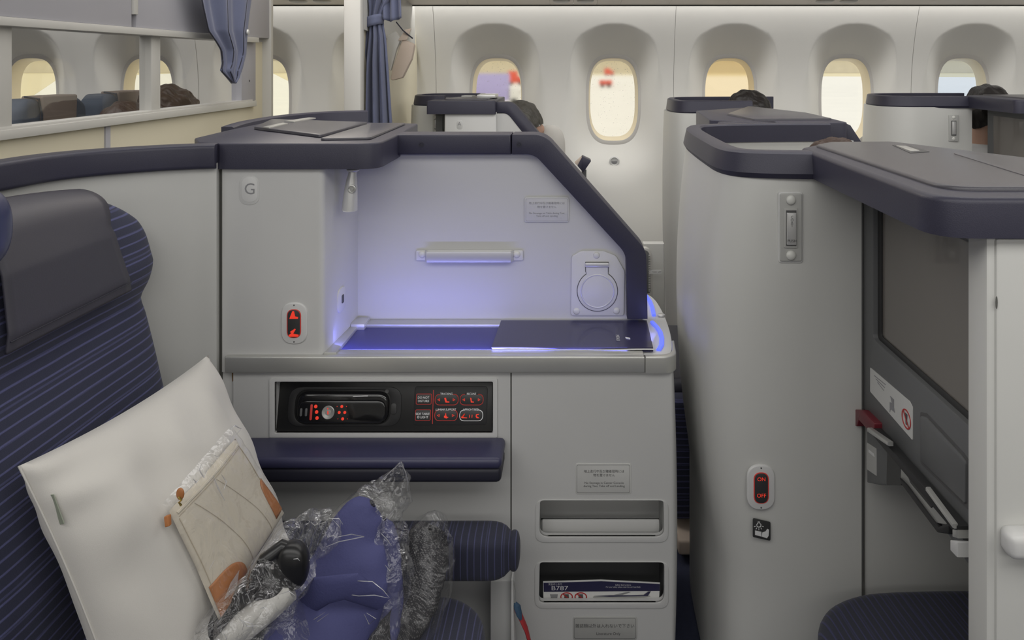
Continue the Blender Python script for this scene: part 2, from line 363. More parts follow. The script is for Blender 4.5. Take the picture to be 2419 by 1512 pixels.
def oloc(p):
    v = Vector((0, 0, 0))
    while p is not None: v += p.location; p = p.parent
    return v
def part(name, mb, m, parent=None, label=None, sharp=38, kind=None):
    me = bpy.data.meshes.new(name); off = oloc(parent)
    if off.length: bmesh.ops.translate(mb.bm, verts=mb.bm.verts, vec=-off)
    mb.bm.to_mesh(me); mb.bm.free()
    me.materials.append(M[m] if isinstance(m, str) else m)
    me.shade_smooth(); me.set_sharp_from_angle(angle=R(sharp))
    o = bpy.data.objects.new(name, me); COL.objects.link(o); o.parent = parent
    if label: o['label'] = label
    if kind: o['kind'] = kind
    return o
def thing(name, label, cat, loc, group=None):
    o = bpy.data.objects.new(name, None); COL.objects.link(o); o.location = loc; o.empty_display_size = 0.05
    o['label'] = label; o['category'] = cat
    if group: o['group'] = group
    return o
def solo(name, mb, m, label, cat, group=None, sharp=38, org=None):
    o = part(name, mb, m, None, label, sharp); o['category'] = cat
    if group: o['group'] = group
    c = Vector(org) if org else sum((Vector(b) for b in o.bound_box), Vector()) / 8
    if not org: c.z = min(b[2] for b in o.bound_box)
    o.data.transform(Matrix.Translation(-c)); o.location = c
    return o
def struct(name, loc=(0, 0, 0)):
    o = bpy.data.objects.new(name, None); COL.objects.link(o); o.location = loc; o['kind'] = 'structure'; return o
def smesh(name, mb, m, parent=None):
    o = part(name, mb, m, parent)
    if parent is None: o['kind'] = 'structure'
    return o
def text(s, pl, px, py, hpx, m, parent, name='lettering', h=0.0006, cen=True, vert=False, sx=1.0, spacing=1.0, rot=0.0, local=False):
    """flat lettering lying on plane pl; (px, py) measured centre, hpx letter height"""
    cu = bpy.data.curves.new('txt', 'FONT'); cu.body = s; cu.size = 1; cu.align_x = 'CENTER' if cen else 'LEFT'; cu.align_y = 'CENTER'
    cu.space_character = spacing
    if vert: cu.space_line = 0.8
    cu.resolution_u = 3; cu.extrude = 0.0
    to = bpy.data.objects.new('txt', cu); COL.objects.link(to); bpy.context.view_layer.update()
    dg = bpy.context.evaluated_depsgraph_get(); me = bpy.data.meshes.new_from_object(to.evaluated_get(dg))
    bpy.data.objects.remove(to); bpy.data.curves.remove(cu)
    x, y = pl.q(px, py); p0 = pl.w(x, y); size = hpx * p0.y / F / 0.72
    me.transform(pl.m @ Matrix.Translation((x, y, h)) @ Matrix.Rotation(rot, 4, 'Z') @ Matrix.Diagonal((size * sx, size, 1, 1)))
    me.transform(Matrix.Translation(-oloc(parent))); me.materials.clear(); me.materials.append(M[m]); me.name = name
    o = bpy.data.objects.new(name, me); COL.objects.link(o); o.parent = parent; return o
def tree_copy(o, parent=None):
    c = o.copy(); COL.objects.link(c); c.parent = parent
    for ch in [x for x in bpy.data.objects if x.parent == o]: tree_copy(ch, c)
    return c
# ================================================================= THE SETTING
WD = 3.93; WX0 = (1174 - CX) / F * WD; WP = 275 * WD / F; WZ = 1.159
def frame_dist(x, z, a=0.142, b=0.236, p=3.0):
    f = (abs(x / a) ** p + abs(z / b) ** p) ** (1 / p)
    gx = abs(x / a) ** (p - 1) / a; gz = abs(z / b) ** (p - 1) / b
    return (f - 1) * f ** (p - 1) / math.hypot(gx, gz)
def wallY(z):
    d = z - WZ; return 3.855 - 0.42 * d * d if d > -0.45 else 3.855 - 0.42 * 0.2025 - 0.378 * (-0.45 - d) * (1 - 0.4 * (-0.45 - d))
def window_panel_mesh():
    b = MB(); t = bmesh.new(); NA, NR = 144, 46
    inner = ell(0, 0, 0.142, 0.236, NA, 3.0); hz0, hz1 = 0.04 - WZ, 1.80 - WZ
    for cx, x0, x1 in ((-WP / 2, -WP + 0.0009, 0), (WP / 2, 0, WP - 0.0009)):
        rings = []
        for k, (ix, iz) in enumerate(inner):
            L0 = math.hypot(ix, iz); dx, dz = ix / L0, iz / L0
            tx = ((x1 - cx) if dx > 0 else (x0 - cx)) / dx if abs(dx) > 1e-9 else 1e9
            tz = (hz1 if dz > 0 else hz0) / dz if abs(dz) > 1e-9 else 1e9
            T = min(tx, tz); row = []
            for j in range(NR + 1):
                s = (j / NR) ** 1.1; r_ = L0 + (T - L0) * s; x, z = dx * r_, dz * r_
                d = frame_dist(x, z)
                wy = wallY(z + WZ); ry = 3.935 - 0.93 * d
                up = max(0, min(1, (dz - 0.15) / 0.45)); kk = 0.034 * (1 - up) + 0.0025
                h = max(kk - abs(wy - ry), 0) / kk; y = max(wy, ry) + h * h * kk * 0.25
                row.append(t.verts.new((cx + x, y, z + WZ)))
            rings.append(row)
        for k in range(NA):
            A, B_ = rings[k], rings[(k + 1) % NA]
            for j in range(NR): t.faces.new((A[j], A[j + 1], B_[j + 1], B_[j]))
        # fill corners of the rectangle
        last = [r_[-1] for r_ in rings]
        for k in range(NA):
            a, c = last[k], last[(k + 1) % NA]
            if abs(a.co.x - c.co.x) > 1e-5 and abs(a.co.z - c.co.z) > 1e-5:
                X = x1 if (a.co.x + c.co.x) / 2 > cx else x0
                Z = (1.80 if a.co.z > WZ else 0.04)
                v = t.verts.new((X, wallY(Z), Z)); t.faces.new((a, v, c))
    bmesh.ops.recalc_face_normals(t, faces=t.faces)
    return b._join(t)
wall_far = struct('wall_far')
wp0 = None
for i in range(6):
    xc = WX0 + WP * (-5.5 + 2 * i)
    if wp0 is None:
        wp0 = part('panel', window_panel_mesh(), 'wall', wall_far, sharp=50); wp0.location = (xc, 0, 0)
    else:
        c = wp0.copy(); COL.objects.link(c); c.location = (xc, 0, 0)
for i in range(7):
    xs = WX0 + WP * (-6.5 + 2 * i)
    part('seam_backing', MB().grid(lambda u, v: Vector((xs - 0.02 + 0.04 * u, wallY(0.04 + 1.76 * v) + 0.004, 0.04 + 1.76 * v)), 1, 30), 'rail', wall_far)  # strips added behind the seams to stop daylight leaking through


pane_of = {-4: 'pane_yellow', -3: 'pane_yellow', -2: 'pane_yellow', -1: 'pane_yellow', 0: 'pane_wet', 1: 'pane_wet', 2: 'pane_amber', 3: 'pane_clear', 4: 'pane_blue'}
def window_parts(root, tint):
    pl = FR(0)
    part('window_frame', MB().prism(FR(3.933), ell(0, WZ, 0.149, 0.244, 64, 3), -0.010, 0.002, 0.0018, [ell(0, WZ, 0.131, 0.219, 64, 3)]), 'wframe', root)
    b = MB()
    def f(u, v):
        a = 2 * math.pi * u; c, s = math.cos(a), math.sin(a); q = 2 / 3
        sx, sz = math.copysign(abs(c) ** q, c), math.copysign(abs(s) ** q, s)
        g = v ** 0.7
        return Vector(((0.131 - 0.010 * g) * sx, 3.932 + 0.085 * v, WZ + (0.219 - 0.014 * g) * sz))
    b.grid(f, 64, 6, close_u=True); part('reveal', b, 'reveal', root)
    part('pane', MB().prism(FR(4.018), ell(0, WZ, 0.124, 0.209, 48, 3), -0.004, 0.0), tint, root)
    by = wallY(WZ - 0.325) + 0.018
    pb = FR(3.852)
    part('dimmer_button', MB().lathe(pb, 0, 1.35 - (381 - CY) * 3.85 / F, [(0.026, -0.004), (0.027, 0.006), (0.021, 0.012), (0.019, 0.006), (0.0001, 0.004)], 24), 'trim_white', root)
    part('button_mark', MB().prism(pb, [(0.0 + 0.015 * math.cos(math.pi + math.pi * k / 12), 1.35 - (381 - CY) * 3.85 / F + 0.015 * math.sin(math.pi + math.pi * k / 12)) for k in range(13)], 0.004, 0.0065), 'ink_grey', root)
for k in range(-6, 6):
    r_ = struct('window_%d' % (k + 7), (WX0 + WP * k, 0, 0))
    # parts are authored around x = 0
    loc = r_.location.copy(); r_.location = (0, 0, 0)
    window_parts(r_, pane_of.get(k, 'pane_clear')); r_.location = loc

# overhead bin underside along the window side, in separate panels
ceil_root = struct('ceiling')
x = -4.3; i = 0
widths = [0.40, 0.115, 0.115, 0.115, 0.24, 0.28]
while x < 2.95:
    w = widths[i % 6]; i += 1
    b = MB(); t = bmesh.new()
    pr = [(3.668, 1.640), (3.668, 1.652), (3.1, 1.716), (3.1, 1.70)]
    A = [t.verts.new((x + 0.0005, y, z)) for y, z in pr]; B_ = [t.verts.new((x + w - 0.0005, y, z)) for y, z in pr]
    for q in range(4): t.faces.new((A[q], A[(q + 1) % 4], B_[(q + 1) % 4], B_[q]))
    t.faces.new(A[::-1]); t.faces.new(B_); bmesh.ops.recalc_face_normals(t, faces=t.faces); b._join(t)
    part('panel', b, 'binpanel', ceil_root)
    if i % 6 in (2, 3):
        t = MB(); t.ball((x + w / 2, 3.56, 1.650), (0.042, 0.055, 0.010)); part('reading_light', t, 'rail', ceil_root)
    x += w
part('edge_strip', MB().box(-4.3, 2.95, 3.664, 3.674, 1.634, 1.645, 0.002), 'gap', ceil_root)
part('panel_gap_backing', MB().grid(lambda u, v: Vector((-4.3 + 7.2 * u, 3.1 + 0.565 * v, 1.712 - 0.062 * v)), 1, 1), 'gap', ceil_root)  # dark sheet added above the panels so no light leaks through their gaps
part('bin_face', MB().box(-4.3, 2.95, 3.06, 3.10, 1.70, 2.28), 'binpanel', ceil_root)
part('headliner', MB().box(-4.4, 3.0, -1.7, 4.1, 2.28, 2.32), 'ceiling', ceil_root)
smesh('floor', MB().box(-4.4, 3.0, -1.7, 4.1, -0.04, 0.0), 'carpet')
smesh('wall_near', MB().box(-4.4, 3.0, -1.75, -1.65, 0.0, 2.28), 'wall')
smesh('wall_left', MB().box(-4.45, -4.35, -1.7, 3.8, 0.0, 2.28), 'wall')
smesh('wall_right', MB().box(2.95, 3.05, -1.7, 3.8, 0.0, 2.28), 'wall')

# ---------------------------------------------------------------- outside the windows
GZ = -4.2
smesh('ground', MB().box(-900, 900, 5.0, 1500, GZ - 0.3, GZ), 'concrete')
TG = TP(GZ)
solo('grass_field', MB().prism(TG, TG.qs([(-500, 330), (50, 245), (138, 186), (624, 163), (690, 196), (860, 176), (1500, 178), (2600, 184), (2600, 157), (-500, 157)]), 0, 0.05), 'grass', 'dry yellow grass field beyond the pale apron outside the windows', 'grass')
def truck(name, label, cat, x, y, w, h, body, group=None, rz=0.0):
    t = thing(name, label, cat, (x, y, GZ), group)
    part('body', MB().box(x - w / 2, x + w / 2, y - 1.1, y + 1.1, GZ + 0.55, GZ + h, 0.12), body, t)
    part('cab', MB().box(x + w / 2 + 0.05, x + w / 2 + 1.5, y - 1.05, y + 1.05, GZ + 0.5, GZ + min(h, 2.3), 0.25), 'truck_white' if body != 'truck_red' else body, t)
    part('windscreen', MB().box(x + w / 2 + 0.7, x + w / 2 + 1.53, y - 0.9, y + 0.9, GZ + 1.35, GZ + min(h, 2.3) - 0.25, 0.08), 'bldg_glass', t)
    for sx in (-w / 2 + 0.7, w / 2 + 0.7):
        for sy in (-1.0, 1.0):
            part('wheel', MB().lathe(Pl((x + sx, y + sy, GZ + 0.45), (1, 0, 0), (0, 0, 1)), 0, 0, [(0.0001, -0.13), (0.4, -0.13), (0.45, -0.08), (0.45, 0.08), (0.4, 0.13), (0.0001, 0.13)], 18), 'tyre', t)
    t.rotation_euler = (0, 0, rz)
    return t
truck('container_truck', 'violet blue container truck on the apron outside the rain-speckled left window', 'truck', -11.2, 100, 5.6, 4.2, 'truck_violet')
truck('service_van', 'red service van on the apron behind the violet truck', 'van', -15.0, 190, 2.4, 3.6, 'truck_red')
truck('service_van', 'far red van at the top of the rain-speckled window above the ring button', 'van', 16.0, 330, 2.6, 3.4, 'truck_red')
truck('baggage_tug', 'small red baggage tug on the pale apron in the unobstructed rainy window', 'tug', 7.2, 172, 1.5, 1.7, 'truck_red')
t = thing('terminal_building', 'long pale terminal building far beyond the apron', 'building', (0, 420, GZ))
part('wall', MB().box(-330, 290, 420, 460, GZ + 0.06, GZ + 9), 'bldg', t)
part('roof', MB().box(-333, 293, 417, 463, GZ + 9, GZ + 10, 0.1), 'truck_white', t)
for k in range(0): part('window', MB().box(-315 + k * 30, -297 + k * 30, 419.5, 420.5, GZ + 3, GZ + 6.5), 'bldg_glass', t)

# ---------------------------------------------------------------- class partition with glass strip (plane x = -1.25)
S = SR(-1.25)
def sx_(px): return F * 1.25 / (CX - px)          # local x of a sight line on the partition
ZB, ZT = 1.205, 1.437
near_x, far_x = 0.75, sx_(622)
t = thing('cabin_partition', 'cabin partition with cream lower panels and grey-framed glass strip', 'partition', (-1.25, 1.9, 0))
edges = [near_x, sx_(252), far_x]
part('lower_panel', MB().prism(S, [(near_x, 0.02), (sx_(247), 0.02), (sx_(247), ZB), (near_x, ZB)], -0.02, 0.0, 0.002), 'cream', t)
part('lower_panel', MB().prism(S, [(sx_(258), 0.02), (far_x, 0.02), (far_x, ZT), (sx_(600), ZT), (sx_(600), ZB), (sx_(258), ZB)], -0.02, 0.0, 0.002), 'cream', t)
part('seam_strip', MB().prism(S, [(sx_(247), 0.02), (sx_(258), 0.02), (sx_(258), ZB - 0.02), (sx_(247), ZB - 0.02)], -0.015, 0.004, 0.001), 'mauve', t)
part('sill_rail', MB().prism(S, [(near_x, ZB - 0.022), (sx_(596), ZB - 0.022), (sx_(596), ZB), (near_x, ZB)], -0.03, 0.018, 0.003).prism(S, [(near_x, ZB - 0.004), (sx_(590), ZB - 0.004), (sx_(590), ZB + 0.006), (near_x, ZB + 0.006)], -0.03, 0.012, 0.002), 'rail', t)
part('header_rail', MB().prism(S, [(near_x, ZT - 0.006), (sx_(592), ZT - 0.006), (sx_(592), ZT + 0.014), (near_x, ZT + 0.014)], -0.03, 0.034, 0.003), 'rail', t)
for a, b_ in ((-12, 23), (353, 375)):
    part('mullion', MB().prism(S, [(sx_(a), ZB), (sx_(b_), ZB), (sx_(b_), ZT), (sx_(a), ZT)], -0.03, 0.006, 0.003), 'rail', t)
part('end_post', MB().prism(S, [(sx_(566), ZB), (sx_(600), ZB), (sx_(600), ZT), (sx_(566), ZT)], -0.03, 0.008, 0.004), 'mauve', t)
part('screw_hole', MB().prism(S, ell(*S.q(584, 191), 0.004, 0.004, 12), 0.006, 0.0095), 'ink', t)
part('edge_trim', MB().prism(S, [(far_x - 0.01, 0.02), (far_x + 0.012, 0.02), (far_x + 0.012, 2.2), (far_x - 0.01, 2.2)], -0.03, 0.036, 0.002), 'rail', t)
for a, b_ in ((23, 353), (375, 566)):
    part('glass_pane', MB().prism(S, [(sx_(a), ZB), (sx_(b_), ZB), (sx_(b_), ZT), (sx_(a), ZT)], -0.018, -0.013), 'glass', t)
part('glass_pane', MB().prism(S, [(near_x, ZB), (sx_(-12), ZB), (sx_(-12), ZT), (near_x, ZT)], -0.018, -0.013), 'glass', t)
part('upper_panel', MB().prism(S, [(near_x, ZT + 0.014), (sx_(288), ZT + 0.014), (sx_(288), 2.2), (near_x, 2.2)], -0.02, 0.028, 0.003), 'mauve', t)
part('upper_panel', MB().prism(S, [(sx_(299), ZT + 0.014), (far_x, ZT + 0.014), (far_x, 2.2), (sx_(299), 2.2)], -0.02, 0.028, 0.003), 'mauve', t)
part('seam_strip', MB().prism(S, [(sx_(288.5), ZT + 0.05), (sx_(298.5), ZT + 0.05), (sx_(298.5), 2.2), (sx_(288.5), 2.2)], -0.02, 0.034, 0.002), 'rail', t)

# second partition at the window side with the tied curtain
S8 = SR(-0.80)
t = thing('side_partition', 'yellowish cream partition beside the windows behind the tied curtain', 'partition', (-0.82, 3.3, 0))
part('panel', MB().box(-0.84, -0.80, 2.80, 3.845, 0.02, 1.50, 0.003).box(-0.84, -0.80, 2.80, 3.70, 1.50, 1.632, 0.003), 'cream', t)
part('upper_panel', MB().prism(S8, [(2.80, 1.48), (3.74, 1.42), (3.72, 1.78), (2.80, 1.78)], 0.0, 0.012, 0.003), 'rail', t)
part('edge_post', MB().box(-0.85, -0.785, 2.76, 2.81, 0.0, 1.75, 0.008), 'rail', t)

# curtains ---------------------------------------------------------
def edge_at(tab, y):
    for (y0, x0), (y1, x1) in zip(tab, tab[1:]):
        if y <= y1: return x0 + (x1 - x0) * (y - y0) / (y1 - y0)
    return tab[-1][1]
S2 = SR(-1.185)
lt = [(-60, 440), (0, 456), (30, 463), (72, 474), (100, 495), (118, 507), (150, 512), (167, 508), (196, 538)]
rt = [(-60, 590), (0, 584), (60, 578), (128, 574), (160, 566), (182, 558), (196, 545)]
t = thing('gathered_curtain', 'slate blue curtain bunched on the grey partition above the glass strip', 'curtain', tuple(S2.w(*S2.q(530, 190))))
def cf(u, v):
    y = -60 + 256 * v; a, b_ = edge_at(lt, y), edge_at(rt, y); px = a + (b_ - a) * u
    d = 0.011 * math.sin(u * 15 + 1.5 * v + 0.8) + 0.006 * math.sin(u * 31 + 2) + 0.010 * math.sin(math.pi * u)
    d *= 0.35 + 0.75 * (1 - v)
    x, y_ = S2.q(px, y); return S2.w(x, y_, 0.012 + d)
b = MB().grid(cf, 90, 60)
cu = part('cloth', b, 'curtain', t, sharp=80); md = cu.modifiers.new('s', 'SOLIDIFY'); md.thickness = 0.0025
for u0 in (0.0, 0.33, 0.72):
    part('piping', MB().tube([cf(u0 + 0.15 * (1 - j / 30) * (1 if u0 else 0), 0.05 + 0.94 * j / 30) + Vector((0.002, 0, 0)) for j in range(31)], 0.0022, 6), 'curtain_hem', t)
part('snap_button', MB().ball(S2.w(*S2.q(569, 76), 0.024), (0.006, 0.009, 0.011)), 'satin', t)

Yc = 2.90; FC = FR(Yc)
t = thing('tied_curtain', 'slate blue curtain tied back with a band at the yellowish side partition', 'curtain', (-0.80, Yc, 0.3))
lt2 = [(-60, 846), (0, 857), (20, 866), (45, 868), (62, 871), (90, 868), (160, 860), (290, 853), (700, 842)]
rt2 = [(-60, 945), (0, 935), (20, 918), (45, 906), (62, 906), (90, 912), (160, 918), (290, 927), (700, 940)]
def cf2(u, v):
    y = -60 + 620 * v; a, b_ = edge_at(lt2, y), edge_at(rt2, y); px = a + (b_ - a) * u
    pinch = 0.35 + 0.65 * min(1, abs(y - 52) / 90)
    d = (0.022 * math.sin(u * 26 + 0.6 * v) + 0.012 * math.sin(u * 47 + 1)) * pinch + 0.03 * math.sin(math.pi * u)
    x, z = FC.q(px, y); return FC.w(x, z, d)
cu = part('cloth', MB().grid(cf2, 110, 50), 'curtain', t, sharp=80); cu.modifiers.new('s', 'SOLIDIFY').thickness = 0.003
def band(u, v):
    a = 2 * math.pi * u; x, z = FC.q(887 + 20 * math.cos(a), 38 + 24 * v + 5 * math.cos(a) * -1)
    return FC.w(x, z, 0.045 * math.sin(a) + 0.01)
cu = part('tie_band', MB().grid(band, 30, 3, close_u=True), 'curtain', t); cu.modifiers.new('s', 'SOLIDIFY').thickness = 0.004
part('band_tail', MB().prism(FC, FC.qs([(857, 47), (872, 42), (874, 58), (861, 64)]), 0.02, 0.034, 0.002), 'curtain', t)
def cf3(u, v):
    y = -60 + (112 - 14 * abs(u - 0.4)) * v; px = 905 + 45 * u + 3 * v
    x, z = FC.q(px, y); return FC.w(x, z, 0.02 + 0.012 * math.sin(u * 14))
cu = part('gathered_end', MB().grid(cf3, 30, 14), 'curtain', t); cu.modifiers.new('s', 'SOLIDIFY').thickness = 0.003

t = thing('literature_pocket', 'peach cloth pocket strapped to the side partition right of the tied curtain', 'pocket', tuple(W(950, 190, 3.1)))
FP = FR(3.12)
part('pocket_body', MB().prism(FP, rnd(FP.qs([(950, 92), (979, 104), (972, 140), (950, 184), (921, 192), (927, 160), (940, 120)]), 0.012), -0.03, 0.0, 0.006), 'peach', t)
part('flap', MB().prism(FP, rnd(FP.qs([(958, 70), (973, 66), (962, 94), (940, 97)]), 0.005), 0.0, 0.008, 0.002), 'peach', t)
part('clear_sleeve', MB().prism(FP, rnd(FP.qs([(915, 86), (934, 74), (947, 92), (936, 118), (922, 170), (915, 150)]), 0.004), -0.02, 0.004, 0.003), 'rail', t)
part('strap', MB().tube([W(936, 52, 3.1), W(952, 72, 3.1), W(975, 91, 3.12)], 0.003, 6), 'curtain_hem', t)

# economy seats behind the partition ------------------------------------------
def econ_seat(y0, label):
    t = thing('passenger_seat', label, 'seat', (-2.1, y0 + 0.21, 0), 'seats seen through the partition glass')
    S9 = SR(-2.08)
    out = [(y0 + 0.42, 0.5), (y0, 0.5), (y0 - 0.0, 1.0), (y0 + 0.01, 1.175), (y0 + 0.06, 1.212), (y0 + 0.36, 1.212), (y0 + 0.41, 1.175), (y0 + 0.42, 1.0)]
    part('backrest', MB().prism(S9, rnd(out, 0.05), -0.10, 0.0, 0.03, seg=4), 'econ', t)
    part('headrest_cloth', MB().prism(S9, rnd([(y0 + 0.13, 0.98), (y0 + 0.31, 0.98), (y0 + 0.325, 1.222), (y0 + 0.115, 1.222)], 0.01), -0.07, 0.012, 0.012, seg=3), 'taupe', t)
    part('piping', MB().tube([(-2.066, y0 + 0.115, 0.98), (-2.066, y0 + 0.11, 1.15), (-2.075, y0 + 0.105, 1.212), (-2.13, y0 + 0.105, 1.22)], 0.004, 6), 'econ_dk', t)
    part('seat_cushion', MB().box(-2.10, -1.62, y0 + 0.01, y0 + 0.41, 0.36, 0.48, 0.035, 3), 'econ', t)
    for yy in (y0 - 0.005, y0 + 0.425 - 0.02): part('armrest', MB().box(-2.05, -1.68, yy - 0.02, yy + 0.025, 0.58, 0.63, 0.012), 'econ_dk', t)
    for yy in (y0 + 0.06, y0 + 0.34): part('leg', MB().box(-2.0, -1.75, yy, yy + 0.035, 0.0, 0.37, 0.01), 'rail', t)
econ_seat(2.78, 'blue-grey seat with taupe headrest cloth at the left end behind the glass strip')
econ_seat(3.27, 'blue-grey seat behind the glass strip beside the brown-haired passenger')
# ================================================================= SEAT G: REAR SHELL
CAPZ0, CAPZ1 = 1.133, 1.183
def cap_prof(w0, w1, z0=CAPZ0, z1=CAPZ1, r=0.008):
    return rnd([(w0, z0), (w1, z0), (w1, z1), (w0, z1)], r, 4)
path = smooth([(-1.01, 0.80), (-1.005, 1.0), (-1.0, 1.15), (-0.989, 1.282), (-0.976, 1.366), (-0.936, 1.435), (-0.86, 1.500), (-0.79, 1.536), (-0.7395, 1.549)], 8)
t = thing('seat_shell', 'white curved seat shell with navy padded rim at the left edge', 'seat shell', (-0.98, 1.35, 0))
part('rim', MB().sweep(path, cap_prof(-0.018, 0.030)), 'navy', t)
part('panel', MB().sweep(path, [(-0.015, 0.02), (0.012, 0.02), (0.012, CAPZ0 + 0.01), (-0.015, CAPZ0 + 0.01)]), 'shell', t)

# ================================================================= SEAT G: SIDE CONSOLE
t = G = thing('side_console', 'white side console marked G with blue-lit counter and navy rim', 'console', (-0.3, 1.8, 0))
P1 = FR(1.56); q = P1.q
box = rnd([(-0.737, 1.56), (-0.5215, 1.56), (-0.509, 1.765), (-0.509, 2.04), (-0.737, 2.04)], [0.003, 0.014, 0.0, 0.01, 0.01])
part('upper_cabinet', MB().prism(TP(0), box, 0.70, 1.14, 0.0), 'console', t, sharp=30)
part('seam', MB().box(-0.748, -0.7375, 1.567, 1.59, 0.02, 1.135), 'gap', t)
# niche back panel
P2 = FR(1.765)
part('niche_panel', MB().prism(P2, P2.qs([(838, 756), (1508, 756), (1508, 600), (1268, 343), (838, 343)]), -0.035, 0.0), 'console', t)
P3 = FR(1.735)
tr = [(935, 318), (1208, 318), (1208, 366), (937, 366)]
part('trim', MB().prism(P3, P3.qs([(934, 318), (1207, 318), (1207, 365.5), (937, 366)]), -0.075, 0.0, 0.005, seg=3), 'navy', t)
outl = P3.qs([(1209, 318), (1287, 318), (1527, 592), (1530, 754), (1482, 754), (1479, 600), (1262, 364.5), (1209, 365)])
part('trim', MB().prism(P3, rnd(outl, [0.002, 0.062, 0.055, 0, 0, 0.055, 0.045, 0.002], 8), -0.075, 0.0, 0.005, seg=3), 'navy', t)
for px in (995, 1226):
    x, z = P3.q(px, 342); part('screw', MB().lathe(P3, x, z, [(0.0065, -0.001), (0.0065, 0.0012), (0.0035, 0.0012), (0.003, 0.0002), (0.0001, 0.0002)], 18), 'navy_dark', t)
# lid
lidp = [(-0.735, 1.548), (-0.404, 1.548), (-0.406, 1.74), (-0.426, 2.06), (-0.58, 2.10), (-0.87, 2.19), (-0.862, 1.86), (-0.845, 1.66), (-0.79, 1.567)]
lid = part('lid', MB().prism(TP(CAPZ0 - 0.004), rnd(lidp, [0.004, 0.045, 0.01, 0.02, 0.01, 0.02, 0.02, 0.03, 0.03], 7), 0.0, 0.054, 0.006, seg=3), 'navy', t)
LT = TP(1.187)
part('lid_cover', MB().prism(LT, rnd(LT.qs([(600, 302.5), (642, 283.5), (868, 291), (757, 322)]), 0.01), -0.003, 0.0035, 0.002), 'lid', lid)
part('lid_cover', MB().prism(LT, rnd([(-0.545, 1.60), (-0.44, 1.62), (-0.452, 2.02), (-0.545, 2.02)], 0.012), -0.003, 0.0015, 0.001), 'lid', lid)
LT2 = TP(1.1905)
part('latch', MB().prism(LT2, LT2.qs([(621, 302), (668, 292), (680, 293.5), (636, 304)]), 0, 0.003, 0.001), 'alu', lid)
part('latch', MB().prism(LT2, LT2.qs([(672, 288), (730, 279.5), (746, 280.5), (694, 289.5)]), 0, 0.003, 0.001), 'alu', lid)
# letter badge
bd = part('seat_badge', MB().prism(P1, rr(*[P1.q(565, 0)[0], P1.q(613, 0)[0]], P1.q(0, 484)[1], P1.q(0, 415)[1], 0.02, 8), -0.001, 0.0012, 0.0008), 'console', t)
part('badge_inset', MB().prism(P1, rr(P1.q(572, 0)[0], P1.q(609, 0)[0], P1.q(0, 477)[1], P1.q(0, 418)[1], 0.016, 8), 0.001, 0.0018, 0.0004), 'trim_white', bd)
text('G', P1, 591, 447, 27, 'ink_grey', bd, h=0.0022)
# seat switch oval
def oval_switch(pl, px0, px1, py0, py1, parent, kind):
    x0, z1 = pl.q(px0, py0); x1, z0 = pl.q(px1, py1)
    if x0 > x1: x0, x1 = x1, x0
    w = x1 - x0; cx = (x0 + x1) / 2; cz = (z0 + z1) / 2; h = z1 - z0
    s = part('switch_plate', MB().prism(pl, rr(x0, x1, z0, z1, w * 0.49, 10), -0.002, 0.0035, 0.0025, seg=3), 'trim_white', parent)
    iw, ih = w * 0.27, h * 0.345
    part('switch_rim', MB().prism(pl, rr(cx - iw, cx + iw, cz - ih, cz + ih, iw * 0.98, 10), 0.003, 0.0048, 0.0005), 'redline', s)
    part('rocker', MB().prism(pl, rr(cx - iw * 0.88, cx + iw * 0.88, cz - ih * 0.955, cz + ih * 0.955, iw * 0.86, 10), 0.003, 0.0055, 0.0008), 'btn', s)
    for dz in (-0.44, 0.44): part('screw', MB().prism(pl, ell(cx, cz + dz * h, w * 0.028, w * 0.028, 10), 0.003, 0.0042), 'ink', s)
    if kind == 'seat':
        for sg in (1, -1):
            cz2 = cz + sg * h * 0.215; k = w * 0.16
            if sg > 0: pts = [(-1.0, -.9), (-.3, 0.9), (.1, 0.9), (.35, -.35), (1.1, -.5), (1.0, -.9)]
            else: pts = [(-1.1, -.9), (-1.1, -.5), (-.5, 0), (-.9, .2), (.3, 1.0), (.5, .8), (-.1, -.2), (1.2, -.45), (1.1, -.9)]
            part('seat_symbol', MB().prism(pl, [(cx + a * k, cz2 + c * k) for a, c in pts], 0.0055, 0.0062), 'redglow', s)
    return s, cx, cz, w, h
oval_switch(P1, 665, 727, 714, 812, t, 'seat')
# small jack on the cabinet's side face
SJ = Pl((-0.5215, 1.56, 0), (0.0125, 0.205, 0), (0, 0, 1))
x0, z0 = SJ.q(796, 744); x1, z1 = SJ.q(815, 671)
jk = part('jack_plate', MB().prism(SJ, rr(x0, x1, z0, z1, 0.02, 8), -0.001, 0.003, 0.002), 'trim_white', t)
part('slot', MB().prism(SJ, rr(*sorted((SJ.q(803, 0)[0] if 0 else x0 + (x1 - x0) * 0.42, x0 + (x1 - x0) * 0.66)), z0 + (z1 - z0) * 0.34, z0 + (z1 - z0) * 0.68, 0.003), 0.003, 0.0042), 'ink', jk)
# reading lamp
b = MB(); LY = 1.63
b.tube([W(833, 398, LY), W(833, 408, LY)], [0.009, 0.009], 16)
part_l = part('reading_lamp', MB().tube([W(834, 403, LY), W(833, 410, LY), W(831, 425, LY), W(829, 450, LY), W(826, 496, LY)], [0.0085, 0.009, 0.0115, 0.0145, 0.0172], 24), 'satin', t, label='tapered satin lamp head hanging under the rim')
part('pivot', MB().ball(W(834, 401, LY), (0.014, 0.014, 0.006)), 'satin', part_l)
c = W(831, 447, LY - 0.0145); FL = FR(c.y)
part('lamp_button', MB().lathe(FL, c.x, c.z, [(0.0095, -0.004), (0.0095, 0.001), (0.0075, 0.0016), (0.007, -0.0008), (0.0045, -0.0008), (0.004, 0.001), (0.0001, 0.0012)], 24), 'alu', part_l)
part('lens', MB().tube([W(826, 495, LY), W(826, 498, LY)], [0.0145, 0.0145], 20), 'whiteglow', part_l)
part('pivot_mount', MB().ball((W(829, 400, LY).x, LY, 1.130), (0.030, 0.02, 0.006)), 'charcoal', part_l)
